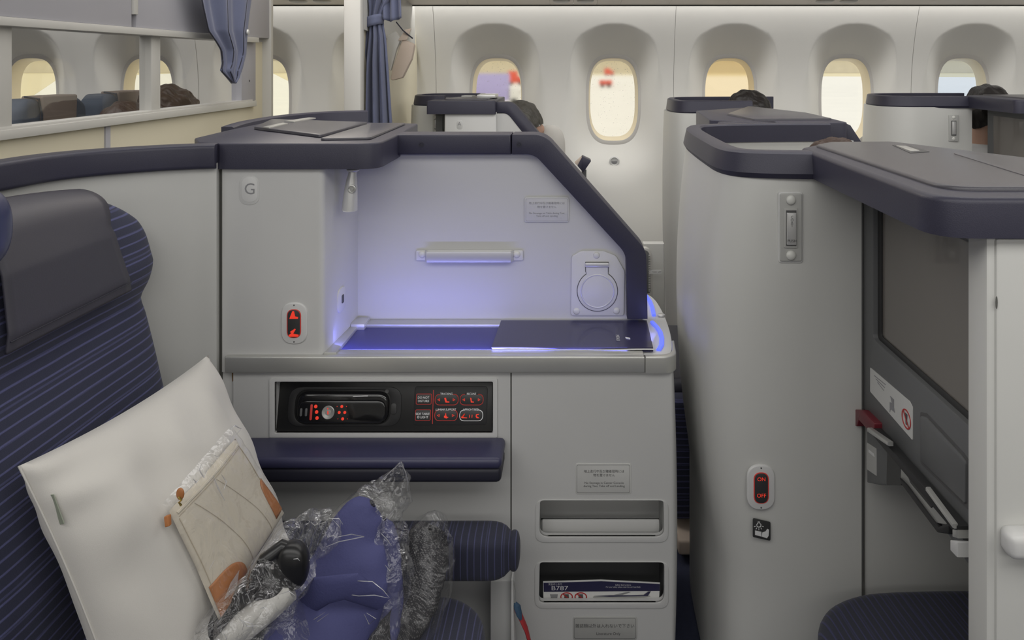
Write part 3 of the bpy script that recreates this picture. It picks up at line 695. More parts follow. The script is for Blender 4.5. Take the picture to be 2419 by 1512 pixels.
# rail handle on niche panel
PH = FR(1.763)
x0, z0 = PH.q(983, 615); x1, z1 = PH.q(1236, 591)
hd = part('rail_handle', MB().prism(PH, rr(x0, x1, z0, z1, 0.004), 0, 0.004, 0.002), 'trim_white', t)
a0, a1 = PH.q(1003, 0)[0], PH.q(1216, 0)[0]
part('grip', MB().prism(TP(z0 - 0.0005), [(a0, 1.763), (a0 + 0.008, 1.745), (a1 - 0.008, 1.745), (a1, 1.763), (a1 - 0.005, 1.763), (a1 - 0.011, 1.750), (a0 + 0.011, 1.750), (a0 + 0.005, 1.763)], 0, z1 - z0 + 0.001, 0.001, top_only=False), 'satin', hd)
for px in (998, 1221):
    c = PH.w(*PH.q(px, 600), 0.004); part('rivet', MB().ball(c, (0.0085, 0.005, 0.0085)), 'dimple', hd)
# cup holder plate
hp = part('cup_holder', MB().prism(PH, rnd(PH.qs([(1348, 745), (1474, 745), (1476, 640), (1455, 603), (1425, 592), (1372, 592), (1350, 605)]), [0.008, 0.008, 0.02, 0.02, 0.02, 0.02, 0.01], 6), -0.001, 0.004, 0.0025), 'trim_white', t)
cx, cz = PH.q(1411, 686); r_ = PH.q(1458, 686)[0] - cx
x0 = PH.q(1384, 0)[0]; x1 = PH.q(1436, 0)[0]; zt = PH.q(0, 619)[1]; zj = PH.q(0, 640)[1]
def cup_outline(r, dx, top):
    n = 40; o = []
    a0 = math.acos(min(0.99, (x1 - dx - cx) / r))
    for k in range(n + 1):
        a = a0 - (2 * a0 + (math.pi - 2 * a0)) * 0 - 0
    pts = []
    start = math.radians(57.5); 
    for k in range(n + 1):
        a = start - (math.radians(360) - (math.pi - 2 * start)) * k / n
        pts.append((cx + r * math.cos(a), cz + r * math.sin(a)))
    return [(x1 - dx, top), (x1 - dx, zj)] + pts + [(x0 + dx, zj), (x0 + dx, top)]
part('ring_gap', MB().prism(PH, cup_outline(r_ + 0.0016, -0.0016, zt + 0.0016), 0.003, 0.0048), 'ink', hp)
part('fold_ring', MB().prism(PH, cup_outline(r_, 0, zt), 0.004, 0.0075, 0.002), 'trim_white', hp)
part('dish', MB().prism(PH, ell(cx, cz, r_ * 0.86, r_ * 0.86, 40), 0.007, 0.0085, 0.0012, [ell(cx, cz, r_ * 0.78, r_ * 0.78, 40)]), 'satin', hp)
part('hinge', MB().box(PH.q(1382, 0)[0], PH.q(1438, 0)[0], 1.752, 1.757, PH.q(0, 629)[1], PH.q(0, 619)[1], 0.002), 'satin', hp)
for px, py in ((1409, 602), (1362, 734), (1456, 733)):
    part('rivet', MB().ball(PH.w(*PH.q(px, py), 0.004), (0.008, 0.004, 0.008)), 'dimple', hp)
# stickers
def sticker(pl, px0, py0, px1, py1, lines, parent, mt='sticker', ink='ink_grey', frame=True, r=0.006):
    x0, z1 = pl.q(px0, py0); x1, z0 = pl.q(px1, py1)
    s = part('placard', MB().prism(pl, rr(x0, x1, z0, z1, r), 0, 0.0012, 0.0006), mt, parent)
    if frame:
        d = 0.003; part('placard_line', MB().prism(pl, rr(x0 + d, x1 - d, z0 + d, z1 - d, r * .6), 0.001, 0.0014, 0, [rr(x0 + d + .0005, x1 - d - .0005, z0 + d + .0005, z1 - d - .0005, r * .6)]), ink, s)
    for ln in lines: text(ln[0], pl, ln[1], ln[2], ln[3], ink, s, h=0.0016, spacing=ln[4] if len(ln) > 4 else 1)
    return s
sticker(PH, 1239, 466, 1344, 525, [('地上走行中及び離着陸時には', 1292, 480, 4.7), ('物を置けません', 1292, 489, 4.7), ('No Stowage on Table during Taxi,', 1292, 503.5, 4.4), ('Take off and Landing', 1292, 510, 4.4)], t, mt='console')
# counter: shelf, tray, rims
CZ = 0.735; TC = TP(CZ)
cpoly = [(-0.509, 1.575), (0.150, 1.575), (0.205, 1.60), (0.218, 1.66), (0.218, 1.80), (0.208, 1.92), (0.185, 1.985), (0.12, 2.0), (-0.509, 2.0)]
cb = part('counter_shelf', MB().prism(TP(0), [(-0.512, 1.562), (0.150, 1.562)] + [(a.x, a.y) for a in smooth([(0.185, 1.563), (0.206, 1.575), (0.2165, 1.60), (0.2245, 1.66), (0.2285, 1.74), (0.2275, 1.84), (0.219, 1.94), (0.200, 1.99), (0.16, 2.01)], 5)] + [(-0.51, 2.01)], 0.700, 0.7318, 0.003), 'trim_white', t)
part('tray_surface', MB().prism(TC, [(-0.4955, 1.588), (0.168, 1.588), (0.172, 1.728), (-0.4955, 1.728)], -0.004, -0.001), 'counter', cb)
part('front_rim', MB().box(-0.512, 0.1525, 1.56, 1.588, 0.730, 0.7375, 0.002), 'silver', cb)
part('back_rim', MB().box(-0.509, 0.172, 1.728, 1.766, 0.730, 0.742, 0.003), 'silver', cb)
part('side_rim', MB().prism(TC, [(-0.522, 1.562), (-0.496, 1.562), (-0.496, 1.745), (-0.510, 1.745)], -0.004, 0.006, 0.002), 'silver', cb)
part('corner_block', MB().box(-0.512, -0.478, 1.712, 1.762, 0.732, 0.748, 0.004), 'satin', cb)
part('counter_button', MB().lathe(TP(0.7325), *TP(0.7325).q(1562, 747), [(0.009, 0), (0.009, 0.004), (0.007, 0.0055), (0.0001, 0.006)], 20), 'satin', cb)
# front nose rail
nose = rnd([(q(537, 0)[0], 1.562), (q(537, 0)[0], 1.546), (0.1525, 1.546), (0.1525, 1.562)], [0, 0.004, 0, 0])
fr = part('edge_rail', MB().prism(TP(0), nose, 0.7035, 0.7375, 0.0045, seg=3, top_only=False), 'silver', t)
endp = rnd([(0.1545, 1.546), (0.2205, 1.546), (0.2275, 1.64), (0.2215, 1.64), (0.212, 1.562), (0.1545, 1.562)], [0, 0.044, 0.0, 0, 0.036, 0], 10)
part('rail_end', MB().prism(TP(0), endp, 0.7035, 0.7375, 0.0045, seg=3), 'silver', t)
part('screw_mark', MB().box(0.1525, 0.1545, 1.5475, 1.56, 0.7045, 0.7365), 'gap', fr)
# led strips
def strip(pts, z, w, parent):
    part('light_strip', MB().tube([Vector((x, y, z)) for x, y in pts], w, 8, flat=0.6), 'led', parent)
strip([(0.192, 1.765), (0.200, 1.73), (0.2035, 1.70), (0.2025, 1.66), (0.197, 1.62), (0.187, 1.592)], 0.7345, 0.0052, cb)
strip([(0.198, 1.965), (0.2035, 1.92), (0.204, 1.87), (0.2015, 1.81)], 0.7345, 0.005, cb)
area('counter_blue_light', (-0.18, 1.582, 0.741), (118, 0, 0), 0.60, 0.008, 0.40, (0.25, 0.26, 1.0))
area('counter_blue_light_left', (-0.502, 1.60, 0.745), (90, 0, -30), 0.03, 0.05, 0.03, (0.2, 0.22, 1.0))
area('counter_blue_light_right', (0.186, 1.66, 0.745), (90, 0, 75), 0.08, 0.012, 0.015, (0.2, 0.22, 1.0))
# lower cabinet, left: plate with control recess
rz = [q(650, 1022), q(1165, 1022), q(1165, 900), q(650, 900)]
hole = rnd(rz, 0.003, 3)
part('lower_panel', MB().prism(P1, [q(551, 0)[0:1] + (0.02,), (q(1205.5, 0)[0], 0.02), (q(1205.5, 0)[0], 0.703), (q(551, 0)[0], 0.703)], -0.006, 0.0, 0.0, [hole]), 'console', t)
part('recess_back', MB().box(rz[0][0] - 0.01, rz[1][0] + 0.01, 1.60, 1.62, rz[0][1] - 0.01, rz[2][1] + 0.01), 'trim_white', t)
part('recess_wall', MB().prism(FR(1.61), rr(rz[0][0] - .012, rz[1][0] + .012, rz[0][1] - .012, rz[2][1] + .012, 0.002), 0, 0.048, 0, [rr(rz[0][0], rz[1][0], rz[0][1], rz[2][1], 0.002)]), 'trim_white', t)
part('recess_frame', MB().prism(P1, rnd(P1.qs([(638, 1032), (1175, 1032), (1175, 893), (638, 893)]), 0.004, 4), -0.002, 0.004, 0.003, [hole], seg=3), 'trim_white', t)
part('cabinet_side', MB().box(q(551, 0)[0] - 0.0, q(551, 0)[0] + 0.008, 1.566, 1.9, 0.02, 0.70), 'console', t)
part('cabinet_side', MB().box(-0.12, -0.112, 1.566, 1.9, 0.02, 0.70), 'console', t)
part('side_filler', MB().box(-0.737, q(551, 0)[0] - 0.003, 1.566, 1.60, 0.02, 0.703), 'console', t)
part('stain', MB().prism(FR(1.5655), FR(1.5655).qs([(548, 880), (551.5, 880), (551, 900), (549, 902)]), 0, 0.0006), 'grease', t)
part('panel_seam', MB().box(q(1205.5, 0)[0], q(1209, 0)[0], 1.563, 1.60, 0.02, 0.703), 'gap', t)
# control panel, tilted back at the top
dz = (1022 - 900) * 1.56 / F
o_ = P1.w(*q(907, 1022)); PC = Pl((o_.x, 1.563, o_.z), (1, 0, 0), (0, 0.026, dz))
cpts = PC.qs([(652.5, 1020), (1163, 1020), (1164, 902.5), (661.5, 902.5)])
cpn = part('control_panel', MB().prism(PC, rnd(cpts, 0.002, 3), -0.008, 0.0, 0.001), 'black', t)
pw = lambda a, b, c, d, r: rr(PC.q(a, 0 + d)[0], PC.q(c, d)[0], PC.q(0, d)[1], PC.q(0, b)[1], r, 8)
part('handset_well', MB().prism(PC, pw(677, 914, 946, 1007, 0.028), -0.001, 0.0018, 0.0012, [pw(694, 921, 921, 1001, 0.026)]), 'black_soft', cpn)
part('release_latch', MB().prism(PC, pw(923, 952, 937, 978, 0.006), 0.001, 0.0035, 0.001), 'btn', cpn)
part('button_field', MB().prism(PC, pw(976, 912, 1150, 1004, 0.008), -0.0005, 0.0012, 0.0006), 'black_soft', cpn)
x, y = PC.q(915, 924); part('screw', MB().lathe(PC, x, y, [(0.004, 0.001), (0.004, 0.003), (0.002, 0.003), (0.0001, 0.0022)], 14), 'ink', cpn)
part('divider_line', MB().prism(PC, PC.qs([(1021, 1001), (1022.5, 1001), (1025, 921), (1023.5, 921)]), 0.001, 0.0016), 'redline', cpn)
def flatbtn(x0, y0, x1, y1, lines, rim):
    b_ = part('push_button', MB().prism(PC, pw(x0, y0, x1, y1, 0.0025), 0.001, 0.003, 0.0008), 'btn', t)
    for s, yy in lines: text(s, PC, (x0 + x1) / 2, yy, 5.0, 'whiteglow', b_, h=0.0034, spacing=0.95)
    part('button_rim', MB().prism(PC, pw(x0 - 1.3, y0 - 1.3, x1 + 1.3, y1 + 1.3, 0.003), 0.0008, 0.0018, 0, [pw(x0 - .2, y0 - .2, x1 + .2, y1 + .2, 0.0025)]), rim, b_)
flatbtn(984, 931, 1018, 954, [('DO NOT', 939), ('DISTURB', 947)], 'redline')
flatbtn(982, 968.5, 1016, 992, [('SIDE TABLE', 977), ('◎ LIGHT', 985)], 'redline')
def ovalbtn(x0, y0, x1, y1, title, rim, sym):
    b_ = part('rocker_button', MB().prism(PC, pw(x0 + 1.5, y0 + 1.5, x1 - 1.5, y1 - 1.5, 0.010), 0.001, 0.003, 0.001), 'btn', t)
    part('button_rim', MB().prism(PC, pw(x0, y0, x1, y1, 0.0112), 0.0008, 0.0018, 0, [pw(x0 + 1.3, y0 + 1.3, x1 - 1.3, y1 - 1.3, 0.010)]), rim, b_)
    cy = (y0 + y1) / 2; cx_ = (x0 + x1) / 2
    part('label_gap', MB().prism(PC, pw(cx_ - 15, y0 - 3, cx_ + 15, y0 + 2.6, 0.0004), 0.0016, 0.0019), 'black_soft', b_)
    text(title, PC, cx_, y0 - .2, 4.6, 'whiteglow', b_, h=0.0022, spacing=0.9)
    def tri(px, s): part('arrow', MB().prism(PC, PC.qs([(px - 3.4 * s, cy), (px + 2.6 * s, cy + 3.2), (px + 2.6 * s, cy - 3.2)]), 0.003, 0.0034, 0, [PC.qs([(px - 1.8 * s, cy), (px + 1.7 * s, cy + 1.8), (px + 1.7 * s, cy - 1.8)])]), 'redglow', b_)
    if sym != 'bed': tri(x0 + 10, 1); tri(x1 - 10, -1)
    S_ = {'track': [[(-5, -5), (-1, -6), (1, 2.5), (7, 3), (7, 5.5), (-2, 5.5)]], 'rec': [[(-3, -6), (0, -5), (1, 2.5), (6, 3.5), (6, 5.5), (-1, 5.5)]],
          'lum': [[(-1, -6), (1, -6), (1, -1), (3, 1), (1, 2), (7, 3), (2, 6), (-4, 4), (-4, 0), (-1, -1)]],
          'bed': [[(-24, 1), (-19, 4), (-14, -5), (-16, -5.5), (-19.5, 1), (-22, 2.6), (-9, 4), (-9, 5), (-22, 5)], [(-4, -3), (-2.5, -3), (-3, 4), (-4.5, 4)], [(2, -3), (3.5, -3), (3, 4), (1.5, 4)], [(12, -4), (19, -5), (18, -3), (14, -2.5), (14, 1), (18, 3.5), (20, 5), (13, 5), (11, 1)]]}[sym]
    for pts in S_: part('seat_symbol', MB().prism(PC, PC.qs([(cx_ + a, cy + 1 + c) for a, c in pts]), 0.003, 0.0034), 'redglow', b_)
ovalbtn(1027, 930.5, 1083, 957, 'TRACKING', 'redline', 'track'); ovalbtn(1086, 930.5, 1142, 957, 'RECLINE', 'redline', 'rec')
ovalbtn(1026, 967.5, 1081, 994, 'LUMBAR SUPPORT', 'redline', 'lum'); ovalbtn(1085, 967.5, 1141, 994.5, 'UPRIGHT/BED', 'whiteglow', 'bed')
# armrest: pad and body, one part each
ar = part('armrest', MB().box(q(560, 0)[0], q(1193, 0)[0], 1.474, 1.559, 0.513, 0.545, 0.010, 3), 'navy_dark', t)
part('armrest_pad', MB().box(q(558, 0)[0], q(1197, 0)[0] - 0.002, 1.468, 1.559, 0.543, 0.566, 0.010, 4), 'navy_arm', ar)
# lower cabinet, right with two pockets
RX0, RX1 = q(1209, 0)[0], q(1603, 0)[0]
pk1 = rnd(P1.qs([(1274, 1267), (1569, 1267), (1567, 1181), (1276, 1181)]), [0.018, 0.018, 0.008, 0.008], 6)
pk2 = rnd(P1.qs([(1273, 1423), (1569, 1423), (1569, 1327), (1275, 1327)]), [0.010, 0.018, 0.010, 0.008], 6)
flat1 = q(1585, 0)[0]
part('pocket_panel', MB().prism(P1, [(RX0, 0.02), (flat1, 0.02), (flat1, 0.703), (RX0, 0.703)], -0.012, 0.0, 0.0, [pk1, pk2]), 'console', t)
def corner(u, v):
    z = 0.02 + 0.683 * v; bul = 0.009 * math.sin(math.pi * min(1, v * 1.0)) ** 0.8
    a = u * math.pi / 2; rx = 0.008 + bul; top = 0
    if u < 0.6: a = u / 0.6 * math.pi / 2; return Vector((flat1 + (rx - top) * math.sin(a), 1.56 + 0.03 * (1 - math.cos(a)), z))
    return Vector((flat1 + rx - top, 1.59 + 0.4 * (u - 0.6) / 0.4, z))
part('rounded_side', MB().grid(corner, 24, 24), 'console', t)
for pk, nm in ((pk1, 'a'), (pk2, 'b')):
    xs = [p[0] for p in pk]; zs = [p[1] for p in pk]; x0, x1, z0, z1 = min(xs), max(xs), min(zs), max(zs)
    part('pocket_lip', MB().prism(P1, rr(x0 - 0.009, x1 + 0.009, z0 - 0.012, z1 + 0.001, 0.02, 8), -0.004, 0.0022, 0.0022, [pk], seg=3), 'console', t)
    # pocket tub with a front lip and a raised back
    part('pocket_tub', MB().box(x0 - 0.004, x1 + 0.004, 1.66, 1.668, z0 - 0.03, z1 + 0.03).box(x0 - 0.008, x0 - 0.001, 1.566, 1.665, z0 - 0.03, z1 + 0.03).box(x1 + 0.001, x1 + 0.008, 1.566, 1.665, z0 - 0.03, z1 + 0.03).box(x0 - 0.004, x1 + 0.004, 1.566, 1.665, z0 - 0.036, z0 - 0.026).box(x0 - 0.004, x1 + 0.004, 1.566, 1.665, z1 + 0.01, z1 + 0.02), 'charcoal' if nm == 'b' else 'console', t)
    if nm == 'a':
        part('pocket_baffle', MB().box(x0 + 0.004, x1 - 0.006, 1.588, 1.594, z0 - 0.02, z0 + 0.017, 0.003), 'console', t)
sticker(P1, 1359, 1094, 1491, 1167, [('地上走行中及び離着陸時には', 1427, 1113, 5.3), ('物を置けません', 1427, 1122, 5.3), ('No Stowage in Center Console', 1427, 1140, 5.2), ('during Taxi, Take off and Landing', 1427, 1147.5, 5.2)], t, ink='ink')
sticker(P1, 1353, 1456, 1505, 1511, [('雑誌類以外は入れないで下さい', 1429, 1478, 7.2), ('Literature Only', 1437, 1496, 6.5)], t, mt='sticker_grey', ink='ink')
part('back_cabinet', MB().box(-0.11, flat1 + 0.018, 1.68, 1.95, 0.02, 0.70), 'console', t)

# ---------------------------------------------------------------- remote handset in its well
t = thing('handset', 'black remote handset with red-lit buttons docked in the control panel', 'remote control', tuple(PC.w(*PC.q(805, 1000))))
hb = part('handset_body', MB().prism(PC, pw(699, 924, 918, 1000, 0.024), 0.0, 0.010, 0.0095, seg=5), 'black_gloss', t)
part('face_ridge', MB().prism(PC, pw(706, 942, 913, 998, 0.020), 0.009, 0.0135, 0.004, seg=3), 'black_gloss', t)
FH = 0.0135
for x0, y0, x1, y1 in ((713, 961, 718.5, 980), (725, 961, 730.5, 980)): part('rocker_key', MB().prism(PC, pw(x0, y0, x1, y1, 0.0024), FH - .001, FH + 0.0012, 0.0008), 'charcoal', t)
part('volume_key', MB().prism(PC, pw(736, 952, 741.5, 989, 0.0024), FH - .001, FH + 0.0012, 0.0008), 'redline', t)
for x_, y_ in ((751, 957), (753, 970), (754, 984)): part('round_key', MB().lathe(PC, *PC.q(x_, y_), [(0.0038, FH - .001), (0.0034, FH + 0.001), (0.0001, FH + 0.0015)], 14), 'redglow', t)
jw = part('jog_wheel', MB().lathe(PC, *PC.q(780, 971), [(0.0135, FH - .001), (0.0132, FH + 0.0012), (0.0125, FH + 0.0016), (0.006, FH + 0.0006), (0.0055, FH + 0.0014), (0.0001, FH + 0.0016)], 30), 'alu', t)
part('wheel_mark', MB().prism(PC, PC.qs([(778.8, 975), (781.2, 975), (781.2, 967), (778.8, 967)]), FH + 0.0012, FH + 0.002).prism(PC, ell(*PC.q(779.5, 962), 0.0012, 0.0012, 10), FH + 0.001, FH + 0.002), 'redglow', jw)
for x_, y_ in ((806, 971), (819, 971), (812, 957), (814, 986)): part('round_key', MB().lathe(PC, *PC.q(x_, y_), [(0.0032, FH - .001), (0.003, FH + 0.0008), (0.0001, FH + 0.0012)], 12), 'redglow', t)
for x_, y_ in ((801, 957), (823, 957), (803, 986), (825, 986)): part('dot_mark', MB().prism(PC, ell(*PC.q(x_, y_), 0.0008, 0.0008, 8), FH, FH + 0.0004), 'redglow', t)
part('jack_label', MB().prism(PC, PC.qs([(836, 935.5), (872, 934), (872, 932), (838, 933.5)]), 0.0098, 0.0102), 'ink_white', t)

# ---------------------------------------------------------------- menu booklet on the counter
t = thing('menu_booklet', 'glossy navy menu booklet lying on the blue counter', 'menu', (0.0, 1.65, CZ))
mp = [TC.q(1161, 830), TC.q(1184, 764), TC.q(1528, 764), TC.q(1543, 831)]
def leaf(z0, z1, dx, m, name, parent=None):
    b = MB(); tt = bmesh.new(); N_ = 16; rows = []
    for i in range(N_ + 1):
        u = i / N_; a = Vector(mp[0]).lerp(Vector(mp[3]), u); c = Vector(mp[1]).lerp(Vector(mp[2]), u); col = []
        for j in range(5):
            p = a.lerp(c, j / 4); lift = 0.0015 * math.sin(u * 7 + 1) * (1 - j / 4)
            col.append((p.x + dx, p.y - (0.001 if m == 'paper' and j == 0 else 0), lift))
        rows.append(col)
    T = [[tt.verts.new((x, y, z1 + l)) for x, y, l in c] for c in rows]; Bm = [[tt.verts.new((x, y, z0 + l * .5)) for x, y, l in c] for c in rows]
    for i in range(N_):
        for j in range(4):
            tt.faces.new((T[i][j], T[i + 1][j], T[i + 1][j + 1], T[i][j + 1])); tt.faces.new((Bm[i][j], Bm[i][j + 1], Bm[i + 1][j + 1], Bm[i + 1][j]))
        tt.faces.new((T[i][0], Bm[i][0], Bm[i + 1][0], T[i + 1][0])); tt.faces.new((T[i][4], T[i + 1][4], Bm[i + 1][4], Bm[i][4]))
    for j in range(4):
        tt.faces.new((T[0][j], T[0][j + 1], Bm[0][j + 1], Bm[0][j])); tt.faces.new((T[N_][j], Bm[N_][j], Bm[N_][j + 1], T[N_][j + 1]))
    bmesh.ops.recalc_face_normals(tt, faces=tt.faces); b._join(tt); return part(name, b, m, parent or t)
leaf(CZ + 0.0035, CZ + 0.0055, 0.0015, 'paper', 'pages'); leaf(CZ - 0.0005, CZ + 0.001, 0, 'menu', 'back_cover')
cv = leaf(CZ + 0.0057, CZ + 0.0075, 0, 'menu', 'front_cover')
TM = TP(CZ + 0.0085)
text('MENU', TM, 1459, 799, 8.5, 'ink_white', cv, rot=R(-90), h=0.001, spacing=1.25, sx=1.0)
part('cover_mark', MB().prism(TM, rnd(TM.qs([(1477, 797), (1488, 799), (1489, 802), (1478, 800)]), 0.0008), 0.0, 0.0012), 'ink_white', cv)

# ---------------------------------------------------------------- safety card in the lower pocket
PS = FR(1.575)
t = thing('safety_card', 'blue and white B787 safety card in the lower console pocket', 'safety card', tuple(PS.w(*PS.q(1420, 1430))))
card = PS.qs([(1284, 1436), (1556, 1436), (1559, 1377), (1420, 1370), (1283, 1374)])
cd = part('card', MB().prism(PS, card, -0.0015, 0, 0.0), 'paper', t)
part('blue_band', MB().prism(PS, PS.qs([(1284.5, 1398), (1558, 1396), (1558.6, 1379.5), (1420, 1373), (1284, 1377)]), 0, 0.0003), 'menu', t)
text('B787', PS, 1322, 1389.5, 10.5, 'ink_white', t, h=0.0006, sx=1.35)
text('安全のしおり', PS, 1312, 1380.2, 4, 'ink_white', t, h=0.0006)
text('Safety Instructions', PS, 1472, 1381.5, 3.6, 'ink_white', t, h=0.0006)
text('For your safety please read this card carefully', PS, 1472, 1386.5, 3.2, 'ink_white', t, h=0.0006)
for px in (1338.5, 1372):
    cx_, cz_ = PS.q(px, 1410); r0 = 15 * 1.575 / F
    part('prohibition_ring', MB().prism(PS, ell(cx_, cz_, r0, r0 * 0.72, 28), 0, 0.0006, 0, [ell(cx_, cz_, r0 * 0.82, r0 * 0.57, 28)]), 'ink_red', t)
    part('prohibition_bar', MB().prism(PS, PS.qs([(px - 10, 1403), (px - 8, 1401.5), (px + 10, 1417), (px + 8, 1418.5)]), 0.0006, 0.0009), 'ink_red', t)
    part('symbol', MB().prism(PS, PS.qs([(px - 5, 1404), (px + 5, 1404), (px + 6, 1416), (px - 6, 1416)]), 0, 0.0005), 'ink', t)
part('printed_block', MB().prism(PS, PS.qs([(1299, 1404), (1318, 1404), (1316, 1415), (1303, 1417)]), 0, 0.0004), 'ink_grey', t)
part('aircraft_picture', MB().prism(PS, PS.qs([(1400, 1411), (1404, 1407), (1440, 1405), (1490, 1406), (1520, 1404), (1530, 1396.5), (1538, 1396.5), (1533, 1406), (1537, 1409), (1520, 1412), (1460, 1415), (1410, 1416)]), 0, 0.0004), 'sticker_grey', t)
part('aircraft_stripe', MB().prism(PS, PS.qs([(1402, 1408), (1440, 1406), (1520, 1405.5), (1532, 1397), (1537, 1397), (1530, 1408), (1440, 1409.5)]), 0.0004, 0.0007), 'menu', t)
part('aircraft_wing', MB().prism(PS, PS.qs([(1450, 1405), (1485, 1397.5), (1490, 1398.5), (1468, 1406)]), 0.0004, 0.0007), 'ink_grey', t)
text('人 788', PS, 1418, 1419.5, 5, 'ink', t, h=0.0006)
# ================================================================= SEAT G
t = thing('aircraft_seat', 'navy striped seat with grey headrest cover, holding the white pillow', 'seat', (-0.62, 1.2, 0))
def seat_x(z):                                     # front face of the reclined back
    tab = [(0.40, -0.70), (0.50, -0.735), (0.60, -0.740), (0.70, -0.762), (0.80, -0.784), (0.90, -0.808), (0.97, -0.800), (1.05, -0.810), (1.12, -0.838), (1.16, -0.868)]
    for (z0, x0), (z1, x1) in zip(tab, tab[1:]):
        if z <= z1: return x0 + (x1 - x0) * (z - z0) / (z1 - z0)
    return tab[-1][1]
YC, HW = 1.19, 0.262
def seat_hw(z):
    if z > 0.99: return HW * max(0.0, 1 - ((z - 0.99) / 0.138) ** 2.2) ** 0.45 if z < 1.128 else 0.0
    if z > 0.93: return HW
    if z > 0.86: return HW - 0.012 * math.sin(math.pi * min(1, (0.93 - z) / 0.045) / 2)
    return HW - 0.012 + 0.010 * (0.86 - z)
def back(u, v):
    z = 0.40 + (1.128 - 0.40) * (1 - (1 - v) ** 1.5); a = 2 * math.pi * u
    hw = seat_hw(z); c, s_ = math.cos(a), math.sin(a); p = 0.42
    th = 0.052 * (1 if z < 1.0 else max(0.02, 1 - ((z - 1.0) / 0.15) ** 2.2))
    yy = YC + hw * math.copysign(abs(c) ** p, c); xx = seat_x(z) - 0.055 + th * math.copysign(abs(s_) ** 0.6, s_)
    w = (yy - YC) / HW
    if s_ > 0: xx += 0.012 * min(1, abs(w)) ** 3 - 0.006 + 0.006 * math.exp(-((z - 0.96) / 0.03) ** 2) - 0.004 * math.exp(-((z - 0.90) / 0.02) ** 2)
    return Vector((xx, yy, z))
part('backrest', MB().grid(back, 96, 80, close_u=True), 'seat_z', t, sharp=80)
def cover(u, v):                                   # grey cover draped over the top and hanging down the front
    yw = 1.045 + (0.247 + 0.034 * v * v + 0.05 * max(0, 0.35 - v) / 0.35) * u; s_ = v
    if s_ < 0.25:
        k = s_ / 0.25; a = (1 - k) * math.pi * 0.5
        return Vector((seat_x(1.09) - 0.055 + 0.065 * math.cos(a) - 0.01 * (1 - k), yw, 1.085 + (0.058 - 0.02 * u * u) * math.sin(a)))
    k = (s_ - 0.25) / 0.75; z = 1.085 - 0.142 * k
    return Vector((seat_x(z) + 0.010 + 0.005 * k, yw - 0.004 * k + 0.012 * k * (u - .5), z))
cv = part('headrest_cover', MB().grid(cover, 16, 40), 'grey_fab', t, sharp=80); cv.modifiers.new('s', 'SOLIDIFY').thickness = -0.004
part('cover_hem', MB().tube([cover(k / 20, 0.91) + Vector((0.0022, 0, 0)) for k in range(21)], 0.0010, 6), 'navy_dark', cv)
part('headrest_wing', MB().ball((-0.772, 0.955, 1.134), (0.034, 0.048, 0.056), u=28, v=18, pw=0.85), 'leather_wing', t)
cpath = smooth([(-0.74, 0.84), (-0.45, 0.835), (-0.20, 0.84), (-0.150, 0.90), (-0.140, 1.10), (-0.150, 1.30), (-0.185, 1.375), (-0.27, 1.402), (-0.50, 1.405), (-0.74, 1.405)], 5)
part('seat_cushion', MB().prism(TP(0), [(p.x, p.y) for p in [Vector((a[0], a[1])) for a in cpath]], 0.235, 0.356, 0.030, seg=5), 'seat_n', t, sharp=80)
def bolster(u, v):
    a = 2 * math.pi * v; x = -0.72 + 0.612 * u; e = (1 - max(0, (u - 0.9) / 0.1) ** 3) ** 0.5 if u > 0.9 else 1; e = max(e, 0.15)
    return Vector((x, 1.447 + 0.040 * math.copysign(abs(math.cos(a)) ** 0.5, math.cos(a)) * e, 0.399 + 0.043 * math.copysign(abs(math.sin(a)) ** 0.45, math.sin(a)) * e))
part('side_bolster', MB().grid(bolster, 60, 32), 'seat_n', t, sharp=80)
part('bolster_end', MB().ball((-0.112, 1.447, 0.399), (0.012, 0.030, 0.034), pw=0.8), 'seat_n', t)
part('seat_base', MB().box(-0.70, -0.22, 1.0, 1.38, 0.0, 0.24, 0.01), 'charcoal', t)
part('backrest_shroud', MB().box(-0.93, -0.86, 0.98, 1.40, 0.20, 1.0, 0.02, 3), 'charcoal', t)
t = thing('seat_side_fairing', 'white fairing beside the footrest cushion below the armrest', 'fairing', (-0.14, 1.47, 0))
part('fairing_panel', MB().prism(FR(1.50), rnd(FR(1.50).qs([(1158, 1600), (1213, 1600), (1213, 1371), (1158, 1371)]), [0, 0, 0.008, 0.004]), -0.045, 0.0, 0.003), 'console', t)
part('fairing_side', MB().prism(FR(1.49), FR(1.49).qs([(1207, 1600), (1217, 1600), (1212, 1368), (1208, 1368)]), -0.03, 0.004, 0.001), 'trim_white', t)
t = thing('seat_strap', 'red and blue strap hanging at the edge of the white fairing', 'strap', tuple(W(1240, 1512, 1.5)))
b = MB(); b.tube([W(1217, 1428, 1.50), W(1222, 1440, 1.495), W(1232, 1462, 1.492), (W(1243, 1487, 1.49)), W(1252, 1520, 1.49), W(1258, 1580, 1.49)], [0.005, 0.0085, 0.0085, 0.009, 0.009, 0.009], 10, flat=0.35)
part('red_webbing', b, 'belt_red', t)
part('blue_sleeve', MB().tube([W(1217, 1424, 1.499), W(1222, 1434, 1.492), W(1227, 1452, 1.488), W(1231, 1463, 1.487)], [0.004, 0.008, 0.0075, 0.004], 10, flat=0.5), 'belt_blue', t)
part('silver_thread', MB().tube([W(1213, 1372, 1.50), W(1217, 1395, 1.497), W(1217, 1425, 1.497)], 0.0012, 6), 'alu', t)

